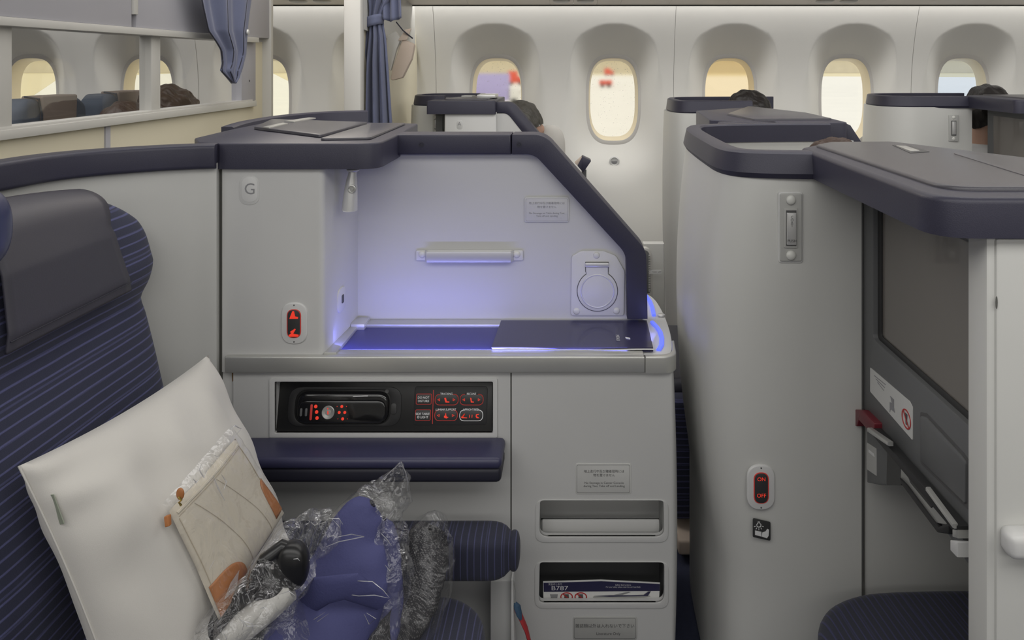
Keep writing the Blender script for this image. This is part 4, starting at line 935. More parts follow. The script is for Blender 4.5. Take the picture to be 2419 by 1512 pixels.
# ---------------------------------------------------------------- pillow
def bil(c, u, v): return c[0].lerp(c[1], u).lerp(c[3].lerp(c[2], u), v)
pc = [W(42, 1102, 1.0), W(492, 838, 1.36), W(716, 1372, 1.37), W(322, 1812, 1.0)]
pn = (pc[1] - pc[0]).cross(pc[3] - pc[0]).normalized()
if pn.y > 0: pn = -pn
def pil(u, v, side):
    U, V = 2 * u - 1, 2 * v - 1
    e = (1 - abs(U) ** 2.2) * (1 - abs(V) ** 2.2)
    pin = 0.055 * (1 - V * V) * U ; pin2 = 0.05 * (1 - U * U) * V
    uu, vv = u - pin * 0.5, v - pin2 * 0.5
    p = bil(pc, uu, vv)
    h = 0.086 * e ** 0.5
    wr = noise.noise(Vector((u * 4, v * 4, 3 + side))) * 0.018 * e ** 0.4 + noise.noise(Vector((u * 11, v * 7, 5))) * 0.004 * e ** 0.3
    wr += 0.010 * math.sin(30 * (v + 0.15 * math.sin(6 * v))) * math.exp(-u * 9) * e ** 0.3
    wr += 0.008 * math.sin(24 * (u + v * .5)) * math.exp(-v * 7) * e ** 0.3
    wr += 0.007 * math.sin(24 * (v - .3 * u)) * math.exp(-(1 - u) * 7) * e ** 0.3
    return p + pn * (h * (1.0 if side > 0 else -0.9) + wr * (1 if side > 0 else 0.5))
t = thing('pillow', 'large white pillow leaning on the striped seat', 'pillow', tuple(pc[3] - Vector((0, 0, 0.02))))
b = MB(); b.grid(lambda u, v: pil(u, v, 1), 60, 60); b.grid(lambda u, v: pil(u, v, -1), 60, 60)
bmesh.ops.remove_doubles(b.bm, verts=b.bm.verts, dist=0.0002); bmesh.ops.recalc_face_normals(b.bm, faces=b.bm.faces)
part('pillowcase', b, 'pillow', t, sharp=85)
part('edge_seam', MB().tube([pil(0.0, k / 30, 1) + pn * 0.002 for k in range(31)], 0.0016, 6), 'pillow', t)
tg = pil(0.012, 0.17, 1); tv = (pc[3] - pc[0]).normalized()
TGP = Pl(tg, tv, (tv.cross(pn)) * -1)
tp_ = Pl(tg + pn * 0.004, -tv, Vector((0.35, -0.2, 0.25)))
part('fabric_tag', MB().prism(tp_, [(-0.022, -0.013), (0.022, -0.011), (0.021, 0.004), (-0.021, 0.002)], 0.0, 0.001), mat('green_grey_tag', (0.30, 0.33, 0.26), 0.8), t)

# ---------------------------------------------------------------- amenity pouch in a clear sleeve
rest = Pl(pc[0] + pn * 0.090, pc[1] - pc[0], pc[0] - pc[3])
def RP(px, py, h=0.0): x_, y_ = rest.q(px, py); return rest.w(x_, y_, h)
ac = [RP(399, 1208), RP(556, 1036), RP(671, 1212), RP(517, 1466)]
an = (ac[1] - ac[0]).cross(ac[3] - ac[0]).normalized()
if an.y > 0: an = -an
t = thing('amenity_pouch', 'cream canvas amenity pouch with tan leather corners on the pillow', 'pouch', tuple(ac[3]))
def chord(pts, u, v, side, h0, pinch=0.04):
    U, V = 2 * u - 1, 2 * v - 1; e = max(0, (1 - abs(U) ** 4) * (1 - abs(V) ** 4))
    return bil(pts, u - pinch * .5 * U * (1 - V * V) * .4, v - pinch * .5 * V * (1 - U * U) * .4) + an * (side * h0 * e ** 0.5)
def pouch(u, v, side): return chord(ac, u, v, side, 0.011) + an * 0.002 * noise.noise(Vector((u * 3, v * 3, 9)))
b = MB(); b.grid(lambda u, v: pouch(u, v, 1), 40, 40); b.grid(lambda u, v: pouch(u, v, -1), 40, 40)
bmesh.ops.remove_doubles(b.bm, verts=b.bm.verts, dist=0.0002); bmesh.ops.recalc_face_normals(b.bm, faces=b.bm.faces)
part('canvas_body', b, 'canvas', t, sharp=85)
def on_pouch(u, v, h=0.0008): return pouch(u, v, 1) + an * h
def patch(fn, name, m, nu=14, nv=14):
    o = part(name, MB().grid(fn, nu, nv), m, t, sharp=85); o.modifiers.new('s', 'SOLIDIFY').thickness = 0.0012; return o
patch(lambda a, r: on_pouch(0.012 + 0.36 * r * math.cos(a * math.pi / 2) ** 0.75 if a < 1 else 0.012, 0.988 - 0.27 * r * math.sin(a * math.pi / 2) ** 0.75 if a > 0 else 0.988, 0.0014), 'leather_corner', 'tan')
patch(lambda a, r: on_pouch(0.988 - 0.12 * r * math.cos(a * math.pi / 2) ** 0.6 if a < 1 else 0.988, 0.93 - 0.42 * r * math.sin(a * math.pi / 2) ** 1.0 if a > 0 else 0.93, 0.0014), 'leather_corner', 'tan')
def line_on(pts, rad, m, name): part(name, MB().tube([on_pouch(u, v, 0.0006) for u, v in pts], rad, 6), m, t)
line_on([(k / 24, 0.055) for k in range(1, 24)], 0.0024, 'canvas', 'zip_band')
line_on([(k / 24, 0.085) for k in range(1, 24)], 0.0006, 'canvas_dk', 'zip_seam')
for off in (0.0, 0.30):
    line_on([(0.22 + off + 0.26 * math.sin(k / 24 * math.pi * 0.5), 0.10 + 0.86 * k / 24) for k in range(25)], 0.0004, 'canvas_dk', 'stitch_line')
line_on([(0.035, 0.10 + 0.86 * k / 24) for k in range(25)], 0.0006, 'canvas_dk', 'stitch_line')
line_on([(0.965, 0.06 + 0.5 * k / 24) for k in range(25)], 0.0006, 'canvas_dk', 'stitch_line')
zz = RP(408, 1172, 0.014)
part('zip_pull', MB().ball(zz, (0.006, 0.003, 0.009)), 'tan', t, label='tan leather zip pull')
part('brass_slider', MB().tube([RP(404, 1180, .014), RP(411, 1187, .014), RP(405, 1192, .014), RP(412, 1198, .012)], 0.0018, 8), 'brass', t)
part('side_tab', MB().prism(rest, rnd(rest.qs([(391, 1220), (401, 1214), (402, 1240), (394, 1246)]), 0.002), -0.003, 0.003, 0.001), 'tan', t)
sl = [RP(384, 1190), RP(546, 1004), RP(678, 1216), RP(512, 1478)]
def sleeve(u, v):
    p = bil(sl, u, v); U, V = 2 * u - 1, 2 * v - 1; e = max(0, (1 - U ** 4) * (1 - V ** 4))
    cr = abs(noise.noise(Vector((u * 9, v * 9, 2)))) * 0.004
    return p + an * (0.016 * e ** 0.5 + cr)
part('clear_sleeve', MB().grid(sleeve, 44, 44), 'plastic_flat', t, sharp=30)
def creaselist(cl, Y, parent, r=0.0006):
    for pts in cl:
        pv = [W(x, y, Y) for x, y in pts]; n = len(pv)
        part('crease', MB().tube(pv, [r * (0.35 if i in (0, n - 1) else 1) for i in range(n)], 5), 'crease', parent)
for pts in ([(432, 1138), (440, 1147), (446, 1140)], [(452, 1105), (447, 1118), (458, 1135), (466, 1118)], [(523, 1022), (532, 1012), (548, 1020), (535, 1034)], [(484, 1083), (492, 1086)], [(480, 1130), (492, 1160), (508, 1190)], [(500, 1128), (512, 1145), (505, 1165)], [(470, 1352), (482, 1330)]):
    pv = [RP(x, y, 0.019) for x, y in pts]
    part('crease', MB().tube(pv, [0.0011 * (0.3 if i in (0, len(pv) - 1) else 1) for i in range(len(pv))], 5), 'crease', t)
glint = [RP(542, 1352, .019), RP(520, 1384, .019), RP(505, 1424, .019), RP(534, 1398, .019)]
bb = MB(); tt = bmesh.new(); tt.faces.new([tt.verts.new(p) for p in (glint[0], glint[1], glint[2], glint[3])]); bb._join(tt); part('painted_glint', bb, 'crease', t)  # pale flat patch put in as a glint on the sleeve

# ---------------------------------------------------------------- plastic bag helper: a crumpled clear skin around a spine
def bag_mesh(spine, seed, crumple=0.012, n=40, m=64):
    """spine: (px, py, Y, rx_px, ry_depth) - half width across the picture plane and half depth in metres"""
    C_ = [W(a, b_, c) for a, b_, c, d, e in spine]; RW = [d * c / F for a, b_, c, d, e in spine]; RD = [e for *_, e in spine]
    def samp(L_, s):
        s *= len(L_) - 1; i = min(int(s), len(L_) - 2); k = s - i
        a, b_, c, d = L_[max(i - 1, 0)], L_[i], L_[i + 1], L_[min(i + 2, len(L_) - 1)]
        return 0.5 * (b_ * 2 + (c - a) * k + (a * 2 - b_ * 5 + c * 4 - d) * (k * k) + (b_ * 3 - a - c * 3 + d) * (k ** 3))
    def f(u, v):
        c = samp(C_, v); d = (samp(C_, min(1, v + .03)) - samp(C_, max(0, v - .03))).normalized()
        y = Vector((0, -1, 0)); s_ = d.cross(y).normalized(); a = 2 * math.pi * u
        p = c + s_ * (samp(RW, v) * math.cos(a)) + y * (samp(RD, v) * math.sin(a))
        q1 = Vector((p.x * 26 + seed, p.y * 26, p.z * 26)); q2 = q1 * 2.3
        k = abs(noise.noise(q1)) * 1.3 + 0.5 * abs(noise.noise(q2)) - 0.4
        return p + (p - c).normalized() * k * crumple
    return MB().grid(f, m, n, close_u=True)
def solid_along(spine, seed, bump=0.004, pw=1.0, n=40, m=40):
    return bag_mesh(spine, seed, bump, n, m)

# blanket in its bag, standing on the seat behind the slippers
t = thing('blanket', 'rolled charcoal flecked knit blanket in clear wrap', 'blanket', tuple(W(930, 1560, 1.24)))
sp = [(1018, 1250, 1.385, 8, 0.01), (1008, 1266, 1.38, 44, 0.03), (1005, 1320, 1.36, 54, 0.04), (985, 1400, 1.325, 56, 0.045), (952, 1470, 1.275, 60, 0.045), (905, 1540, 1.215, 64, 0.045), (860, 1600, 1.17, 50, 0.03)]
b = solid_along(sp, 3, 0.006); part('knit_roll', b, 'knit', t, sharp=85)
sp = [(1060, 1236, 1.385, 4, 0.008), (1030, 1248, 1.38, 44, 0.03), (1012, 1300, 1.365, 62, 0.042), (1004, 1360, 1.34, 66, 0.048), (985, 1430, 1.30, 70, 0.05), (950, 1500, 1.24, 76, 0.05), (900, 1600, 1.17, 66, 0.04)]
part('clear_wrap', bag_mesh(sp, 5, 0.008), 'plastic_flat', t, sharp=25)

# slippers in a pointed clear bag
t = thing('slippers', 'pair of royal blue cloth slippers in a clear pointed plastic bag', 'slippers', tuple(W(780, 1560, 1.13)))
sp = [(880, 1188, 1.295, 8, 0.006), (866, 1205, 1.29, 44, 0.018), (838, 1262, 1.275, 66, 0.026), (826, 1330, 1.255, 92, 0.034), (806, 1400, 1.225, 108, 0.038), (762, 1480, 1.185, 118, 0.038), (710, 1560, 1.14, 116, 0.034), (670, 1620, 1.11, 80, 0.02)]
part('slipper', solid_along(sp, 11, 0.005), 'slipper', t, sharp=85)
sp = [(905, 1225, 1.325, 8, 0.006), (898, 1245, 1.32, 36, 0.018), (895, 1320, 1.305, 52, 0.026), (888, 1400, 1.28, 62, 0.03), (868, 1480, 1.235, 74, 0.03), (830, 1560, 1.19, 74, 0.02)]
part('slipper', solid_along(sp, 17, 0.004), 'slipper', t, sharp=85)
part('slipper_strap', MB().tube([W(712, 1440, 1.19), W(760, 1395, 1.165), W(830, 1385, 1.17), W(905, 1425, 1.20)], [0.016, 0.024, 0.024, 0.016], 12, flat=0.25, up=(0, 1, 0)), 'slipper', t)
sp = [(947, 1090, 1.34, 2, 0.002), (942, 1120, 1.338, 22, 0.012), (925, 1165, 1.33, 46, 0.022), (890, 1215, 1.31, 82, 0.034), (868, 1290, 1.29, 104, 0.046), (852, 1370, 1.265, 124, 0.052), (808, 1450, 1.225, 150, 0.055), (750, 1530, 1.175, 165, 0.055), (700, 1620, 1.12, 140, 0.04)]
part('clear_bag', bag_mesh(sp, 23, 0.017, 60, 90), 'plastic', t, sharp=20)
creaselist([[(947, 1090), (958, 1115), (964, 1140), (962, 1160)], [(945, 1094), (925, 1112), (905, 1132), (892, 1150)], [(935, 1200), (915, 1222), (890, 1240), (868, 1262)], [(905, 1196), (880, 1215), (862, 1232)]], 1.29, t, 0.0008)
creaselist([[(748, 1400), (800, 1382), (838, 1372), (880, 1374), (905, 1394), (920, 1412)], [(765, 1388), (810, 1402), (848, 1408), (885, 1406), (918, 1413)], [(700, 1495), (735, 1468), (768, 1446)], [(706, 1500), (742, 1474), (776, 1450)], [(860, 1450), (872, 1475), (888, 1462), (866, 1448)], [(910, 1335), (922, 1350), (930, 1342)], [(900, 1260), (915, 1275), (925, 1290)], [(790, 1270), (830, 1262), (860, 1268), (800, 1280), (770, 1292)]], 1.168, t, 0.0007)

# headphones in crumpled bag
t = thing('headphones', 'black headphones in a crumpled clear bag beside the pouch', 'headphones', tuple(W(600, 1530, 1.14)))
HY = 1.145
part('ear_cup', MB().ball(W(690, 1335, HY), (0.026, 0.022, 0.036), u=28, v=18, pw=0.85), 'phones', t)
part('ear_cup', MB().ball(W(640, 1400, HY - 0.01), (0.024, 0.020, 0.032), u=28, v=18, pw=0.85), 'black_soft', t)
part('headband', MB().tube([W(700, 1300, HY), W(668, 1292, HY), W(628, 1322, HY - .01), W(600, 1372, HY - .02), W(560, 1420, HY - .02), W(510, 1470, HY - .03), W(468, 1530, HY - .03)], [0.008, 0.011, 0.012, 0.013, 0.015, 0.018, 0.018], 12), 'phones', t)
part('cable', MB().tube([W(620 + 20 * math.cos(k * .7), 1350 + 34 * math.sin(k * .7) + k * 0.6, HY - 0.022 + 0.002 * math.sin(k)) for k in range(40)], 0.0014, 6), 'ink', t)
part('grey_tube', MB().tube([W(690, 1395, HY - .01), W(640, 1430, HY - .02), W(580, 1475, HY - .03), W(520, 1530, HY - .03)], [0.014, 0.020, 0.022, 0.022], 14), 'rail', t, label='pale grey rolled sachet')
sp = [(790, 1205, 1.235, 10, 0.006), (765, 1245, 1.22, 52, 0.02), (715, 1290, 1.18, 66, 0.032), (672, 1345, 1.145, 76, 0.042), (625, 1410, 1.115, 74, 0.045), (570, 1470, 1.09, 80, 0.045), (510, 1560, 1.06, 84, 0.04)]
part('clear_bag', bag_mesh(sp, 41, 0.013, 56, 80), 'plastic', t, sharp=20)
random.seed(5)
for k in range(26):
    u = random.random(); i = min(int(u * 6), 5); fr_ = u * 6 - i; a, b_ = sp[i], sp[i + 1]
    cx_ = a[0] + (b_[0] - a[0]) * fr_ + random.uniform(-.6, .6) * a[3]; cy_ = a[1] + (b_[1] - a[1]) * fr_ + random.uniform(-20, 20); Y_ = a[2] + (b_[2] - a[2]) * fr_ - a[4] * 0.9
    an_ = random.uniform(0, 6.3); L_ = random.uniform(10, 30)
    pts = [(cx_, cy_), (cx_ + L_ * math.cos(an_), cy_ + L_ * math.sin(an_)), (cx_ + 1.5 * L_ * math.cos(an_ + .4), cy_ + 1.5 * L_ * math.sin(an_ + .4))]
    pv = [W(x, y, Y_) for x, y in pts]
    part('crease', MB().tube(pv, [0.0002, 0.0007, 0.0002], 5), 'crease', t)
# ================================================================= NEXT ROW SHELL (right of the gap)
t = thing('seat_shell', 'tall white rounded seat shell with a coat hook and ON OFF switch', 'seat shell', (0.40, 1.7, 0))
pth = smooth([(0.72, 2.09), (0.56, 2.08), (0.40, 2.05), (0.33, 2.00), (0.306, 1.90), (0.300, 1.75), (0.300, 1.58), (0.303, 1.49), (0.318, 1.44), (0.36, 1.414), (0.45, 1.402), (0.549, 1.40)], 7)
part('rim', MB().sweep(pth, [( -0.028, CAPZ0), (0.012, CAPZ0), (0.018, CAPZ0 + 0.01), (0.010, CAPZ1 - 0.004), (0.004, CAPZ1), (-0.024, CAPZ1), (-0.028, CAPZ1 - 0.004)]), 'navy', t)
def body_prof(s_):
    out = []; inn = []
    amp = 0.034 * min(1, max(0, (0.93 - s_) / 0.22))
    for k in range(25):
        z = 0.02 + (CAPZ0 + 0.006 - 0.02) * k / 24
        o = 0.002 + amp * (1 - ((z - 0.78) / 0.42) ** 2 if abs(z - 0.78) < 0.42 else 0) * 1.0
        if z < 0.36: o = 0.002 + 0
        out.append((o, z)); inn.append((-0.022, z))
    return out + inn[::-1]
part('panel', MB().sweep(pth, None, body_prof), 'shell', t, sharp=60)
PN = FR(1.397)
ch = part('coat_hook', MB().prism(PN, rnd(PN.qs([(1838, 621), (1896, 621), (1896, 453), (1838, 453)]), 0.006, 5), -0.004, 0.003, 0.002, seg=3), 'trim_white', t)
part('hook_plate', MB().prism(PN, rnd(PN.qs([(1840.5, 616), (1893, 616), (1893, 456.5), (1840.5, 456.5)]), 0.004, 5), 0.002, 0.006, 0.002, seg=3), 'sticker_grey', ch)
part('hook_frame', MB().prism(PN, rnd(PN.qs([(1849, 584), (1882, 584), (1882, 490), (1849, 490)]), 0.003, 5), 0.005, 0.0085, 0.0015), 'sticker_grey', ch)
part('hook_gap', MB().prism(PN, PN.qs([(1854, 578), (1878, 578), (1878, 495), (1854, 495)]), 0.008, 0.0092), 'ink', ch)
part('hook_lever', MB().prism(PN, rnd(PN.qs([(1855, 575), (1876.5, 575), (1876.5, 500), (1855, 500)]), 0.001, 3), 0.008, 0.013, 0.001), 'satin', ch)
for py in (471, 601): part('rivet', MB().ball(PN.w(*PN.q(1866, py), 0.007), (0.0092, 0.005, 0.0092)), 'dimple', ch)
for i, c_ in enumerate('COAT'): text(c_, PN, 1866, 510 + 6.6 * i, 6.2, 'ink', ch, h=0.0136)
text('PUSH', PN, 1866, 565.5, 6.6, 'ink', ch, h=0.0136)
part('nearby_line', MB().prism(PN, PN.qs([(2035.5, 1370), (2038.5, 1370), (2038.5, 485), (2035.5, 485)]), 0, 0.003), 'ink', t)
s_, cx, cz, w, h = oval_switch(PN, 1764, 1830, 1097, 1203, t, 'light')
text('ON', PN, 1797, 1128.5, 9, 'redglow', s_, h=0.0062); text('OFF', PN, 1797, 1167, 9, 'redglow', s_, h=0.0062)
pg = part('pictogram', MB().prism(PN, rnd(PN.qs([(1778, 1268), (1820, 1277), (1820, 1233), (1778, 1223)]), 0.003, 4), 0, 0.0014, 0.0005), 'btn', t)
PL_ = lambda pts, nm='white_symbol': part(nm, MB().prism(PN, PN.qs(pts), 0.0012, 0.0022), 'ink_white', pg)
PL_([(1783, 1252), (1798, 1255), (1798, 1266), (1783, 1262)]); PL_([(1800, 1257), (1808, 1254), (1812, 1248), (1816, 1250), (1815, 1264), (1811, 1270), (1799, 1266)])
x, z = PN.q(1792, 1239); u_ = 1.4 / F
part('bulb_outline', MB().prism(PN, [(x + a * u_, z + b_ * u_) for a, b_ in [(-2.5, 8), (2.5, 8), (2.5, 5), (6, 1), (5, -4), (0, -6), (-5, -4), (-6, 1), (-2.5, 5)]], 0.0012, 0.0022, 0, [[(x + a * u_, z + b_ * u_) for a, b_ in [(-1, 6.5), (1, 6.5), (1, 4.5), (4.2, .7), (3.6, -3), (0, -4.4), (-3.6, -3), (-4.2, .7), (-1, 4.5)]]]), 'ink_white', pg)
for a in (-70, -35, 0, 35, 70):
    sa, ca = math.sin(R(a)), math.cos(R(a)); part('ray', MB().prism(PN, [(x + (sa * r + ca * o) * u_, z + (-ca * r + sa * o) * u_) for r, o in ((8, -.7), (8, .7), (12, .7), (12, -.7))], 0.0012, 0.0022), 'ink_white', pg)

# ---------------------------------------------------------------- monitor console of that row
MX = 0.55; PM = SD(MX); mq = PM.q
t = thing('monitor_console', 'console at right with big dark screen under a navy lid', 'monitor console', (0.75, 1.15, 0))
lidp = [(0.452, 1.40), (0.450, 0.913), (1.25, 0.913), (1.25, 1.20), (0.80, 1.27), (0.665, 1.555), (0.52, 1.54), (0.452, 1.46)]
lid = part('lid', MB().prism(TP(CAPZ0 + 0.001), rnd(lidp, [0, 0.055, 0.02, 0.01, 0.03, 0.02, 0.02, 0.02], 9), 0.0, 0.050, 0.011, seg=4), 'navy', t)
TL = TP(CAPZ1 + 0.001)
part('lid_cover', MB().prism(TL, rnd([(0.485, 1.47), (0.487, 0.962), (1.22, 0.962), (1.22, 1.19), (0.79, 1.24), (0.66, 1.53), (0.53, 1.52)], [0.02, 0.05, 0.02, 0.02, 0.03, 0.02, 0.02], 8), -0.002, 0.0055, 0.004, seg=3), 'lid', lid)
part('front_hatch', MB().prism(TL, rnd([(0.64, 1.005), (1.19, 0.99), (1.19, 1.16), (0.79, 1.205), (0.68, 1.33)], 0.01), 0.004, 0.0068, 0.001), 'lid', lid)
TL3 = TP(CAPZ1 + 0.0065)
part('latch_slot', MB().prism(TL3, TL3.qs([(2108, 343), (2150, 345), (2196, 359), (2150, 362)]), -0.002, 0.0008), 'ink', lid)
part('latch', MB().prism(TL3, TL3.qs([(2117, 345), (2140, 346), (2172, 357), (2150, 358)]), 0.0, 0.0016, 0.0005), 'alu', lid)
# dark frame around the screen
def mqs(p): return PM.qs(p)
NEARY, FARY = 0.985, 1.395
fr_out = [(-FARY, 0.735), (-FARY, CAPZ0), (-NEARY, CAPZ0), (-NEARY, 0.60), (-1.0, 0.60), (-1.30, 0.705)]
scr = rnd([(-1.352, CAPZ0 + 0.05 - 0.06), (-1.352, 0.848), (-1.003, 0.848), (-1.003, 1.118)], [0.006, 0.012, 0.012, 0.012], 5)
scr = [(-1.352, 0.848), (-1.003, 0.848), (-1.003, 1.105), (-1.352, 1.105)]
fr_out = [(-FARY, 0.60), (-NEARY, 0.60), (-NEARY, CAPZ0), (-FARY, CAPZ0)]
part('monitor_frame', MB().prism(PM, [(-FARY, 0.700), (-NEARY, 0.650), (-NEARY, CAPZ0), (-FARY, CAPZ0)], -0.03, 0.0, 0.002, [rnd(scr, 0.01, 4)]), 'charcoal', t)
part('bezel', MB().prism(PM, rnd(scr, 0.01, 4), -0.012, -0.009, 0, [rnd([(-1.336, 0.858), (-1.010, 0.858), (-1.010, 1.098), (-1.336, 1.098)], 0.008, 4)]), 'charcoal_dk', t)
part('screen', MB().prism(PM, [(-1.345, 0.85), (-1.005, 0.85), (-1.005, 1.103), (-1.345, 1.103)], -0.016, -0.0115), 'screen', t)
part('cover_door', MB().prism(PM, rnd(mqs([(2178, 1088), (2285, 1192), (2286, 1092), (2274, 1076), (2190, 985), (2178, 982)]), 0.006, 4), 0.0, 0.0035, 0.002), 'charcoal', t)
part('door_gap', MB().prism(PM, rnd(mqs([(2174.5, 1094), (2289.5, 1206), (2290.5, 1088), (2276, 1068), (2190, 976), (2174.5, 973)]), 0.006, 4), 0.0, 0.0006), 'ink', t)
lb = part('instruction_label', MB().prism(PM, rnd(mqs([(2057, 925), (2157, 1040), (2157, 962), (2150, 948), (2057, 868)]), 0.002, 3), 0, 0.0012), 'sticker', t)
for i in range(3):
    part('text_line', MB().prism(PM, mqs([(2067 + i * 4, 886 + i * 8), (2094 - i * 2, 908 + i * 7 + 0), (2094 - i * 2, 909.6 + i * 7), (2067 + i * 4, 888 + i * 8)]), 0.0012, 0.0018), 'ink_grey', lb)
part('seat_diagram', MB().prism(PM, mqs([(2105, 935), (2114, 944), (2114, 962), (2116, 975), (2106, 966), (2104, 974), (2104, 950), (2109, 952)]), 0.0012, 0.0018), 'ink_grey', lb)
cxy = mq(2143, 990); rx = 0.0165; ry = 0.0155
part('prohibition_ring', MB().prism(PM, ell(cxy[0], cxy[1], rx, ry, 32), 0.0012, 0.002, 0, [ell(cxy[0], cxy[1], rx * .86, ry * .86, 32)]), 'ink_red', lb)
part('prohibition_bar', MB().prism(PM, [(cxy[0] - .012, cxy[1] + .010), (cxy[0] - .010, cxy[1] + .012), (cxy[0] + .012, cxy[1] - .010), (cxy[0] + .010, cxy[1] - .012)], 0.002, 0.0024), 'ink_red', lb)
part('cup_symbol', MB().prism(PM, [(cxy[0] - .004, cxy[1] + .009), (cxy[0] + .004, cxy[1] + .009), (cxy[0] + .002, cxy[1] - .009), (cxy[0] - .002, cxy[1] - .009)], 0.0012, 0.0018), 'ink', lb)
# maroon latch and tray table under the screen
part('tray_latch', MB().prism(PM, rnd(mqs([(2036, 1006), (2035, 967), (2052, 969), (2084, 1000), (2084, 1018), (2068, 1016), (2046, 992), (2042, 1007)]), 0.002), -0.004, 0.014, 0.002), 'maroon', t)
def rail_bar(p0, p1, y0, y1, h0, h1, m, name, bev=0.002):
    return part(name, MB().prism(PM, mqs([(p0, y0[0]), (p0, y0[1]), (p1, y1[1]), (p1, y1[0])]), h0, h1, bev), m, t)
rail_bar(2088, 2296, (1012, 1030), (1243, 1268), 0.004, 0.020, 'black_soft', 'tray_edge')
part('tray_top', MB().prism(PM, mqs([(2096, 1030), (2296, 1268), (2296, 1276), (2100, 1046)]), -0.002, 0.012, 0.001), 'charcoal_dk', t)
rail_bar(2084, 2136, (1010, 1020), (1044, 1054), 0.018, 0.028, 'alu', 'tray_edge_trim', 0.003)
rail_bar(2226, 2294, (1150, 1159), (1238, 1249), 0.018, 0.026, 'alu', 'tray_edge_trim', 0.003)
part('folded_leaf', MB().prism(PM, mqs([(2131, 1092), (2131, 1130), (2216, 1236), (2240, 1240), (2244, 1216), (2160, 1100), (2133, 1070)]), -0.02, 0.003, 0.002), 'alu', t)
part('leaf_recess', MB().prism(PM, mqs([(2152, 1128), (2156, 1140), (2206, 1200), (2214, 1190), (2170, 1136)]), 0.003, 0.0045, 0.0005), 'charcoal_dk', t)
part('tray_frame', MB().prism(PM, mqs([(2132, 1128), (2136, 1144), (2222, 1258), (2250, 1262), (2252, 1240), (2240, 1238), (2224, 1244), (2150, 1146)]), -0.034, 0.006, 0.003), 'black_soft', t)
part('latch_bracket', MB().prism(PM, mqs([(2050, 1012), (2050, 1140), (2080, 1146), (2133, 1147), (2133, 1088), (2100, 1050), (2086, 1022)]), -0.03, 0.002, 0.003), 'charcoal', t)
part('bracket_recess', MB().prism(PM, rnd(mqs([(2098, 1146), (2133, 1146), (2130, 1090), (2112, 1062), (2100, 1066)]), 0.003), 0.0, 0.003), 'charcoal_dk', t)
bl = part('bracket_label', MB().prism(PM, mqs([(2051, 1045), (2051, 1108), (2074, 1124), (2074, 1060)]), 0.002, 0.003), 'sticker_grey', t)
part('label_mark', MB().prism(PM, mqs([(2056, 1062), (2056, 1068), (2070, 1080), (2068, 1072)]), 0.003, 0.0034), 'ink_white', bl)
part('hinge_block', MB().prism(PM, rnd(mqs([(2278, 1276), (2278, 1300), (2296, 1318), (2297, 1278)]), 0.002), 0.0, 0.02, 0.003), 'trim_white', t)
part('hinge_tip', MB().prism(PM, mqs([(2286, 1250), (2286, 1268), (2298, 1272), (2298, 1252)]), 0.002, 0.022, 0.002), 'alu', t)
side_lb = part('side_placard', MB().prism(PM, mqs([(2299, 1284), (2299, 1460), (2322, 1486), (2322, 1310)]), 0.0, 0.002), 'sticker_grey', t)
for y0 in (1330, 1420): part('placard_mark', MB().prism(PM, mqs([(2304, y0), (2304, y0 + 18), (2314, y0 + 30), (2312, y0 + 8)]), 0.002, 0.0026), 'ink_white', side_lb)
part('lower_frame', MB().prism(PM, [(-1.02, 0.02), (-NEARY, 0.02), (-NEARY, 0.66), (-1.02, 0.66)], -0.03, -0.001, 0.002), 'charcoal', t)
# footwell walls behind the tray
part('footwell_wall', MB().box(0.549, 1.25, 1.40, 1.42, 0.02, CAPZ0), 'shell', t)
part('footwell_seam', MB().box(0.5475, 0.5525, 1.396, 1.40, 0.02, CAPZ0), 'gap', t)
part('footwell_end', MB().box(1.0, 1.02, 0.99, 1.40, 0.02, CAPZ0), 'shell', t)
# near door panel
PD = FR(0.930)
part('near_panel', MB().box(PD.q(2330, 0)[0], 1.25, 0.93, 0.975, 0.02, CAPZ0, 0.004), 'shell', t)
part('raised_panel', MB().box(PD.q(2349, 0)[0], 1.24, 0.926, 0.935, 0.02, CAPZ0 - 0.002, 0.004), 'shell', t)
part('grab_ledge', MB().box(PD.q(2355, 0)[0], 1.20, 0.900, 0.93, PD.q(0, 1293)[1], PD.q(0, 1232)[1], 0.010, 4), 'trim_white', t)
x, z = PD.q(2349, 712); part('panel_notch', MB().prism(FR(0.9255), ell(x, z, 0.0013, 0.008, 14), 0, 0.0006), 'gap', t)
# ottoman
t = thing('ottoman', 'navy striped ottoman cushion below the screen at right', 'ottoman', (0.66, 1.2, 0))
part('cushion', MB().prism(TP(0), [(a.x, a.y) for a in [Vector((q_[0], q_[1])) for q_ in smooth([(0.94, 0.82), (0.60, 0.815), (0.47, 0.83), (0.425, 0.90), (0.414, 1.05), (0.410, 1.20), (0.432, 1.29), (0.50, 1.34), (0.62, 1.357), (0.94, 1.36)], 5)]], 0.27, 0.397, 0.030, seg=5), 'seat_y', t, sharp=80)
part('base', MB().box(0.47, 0.92, 0.95, 1.28, 0.0, 0.275, 0.01), 'charcoal', t)

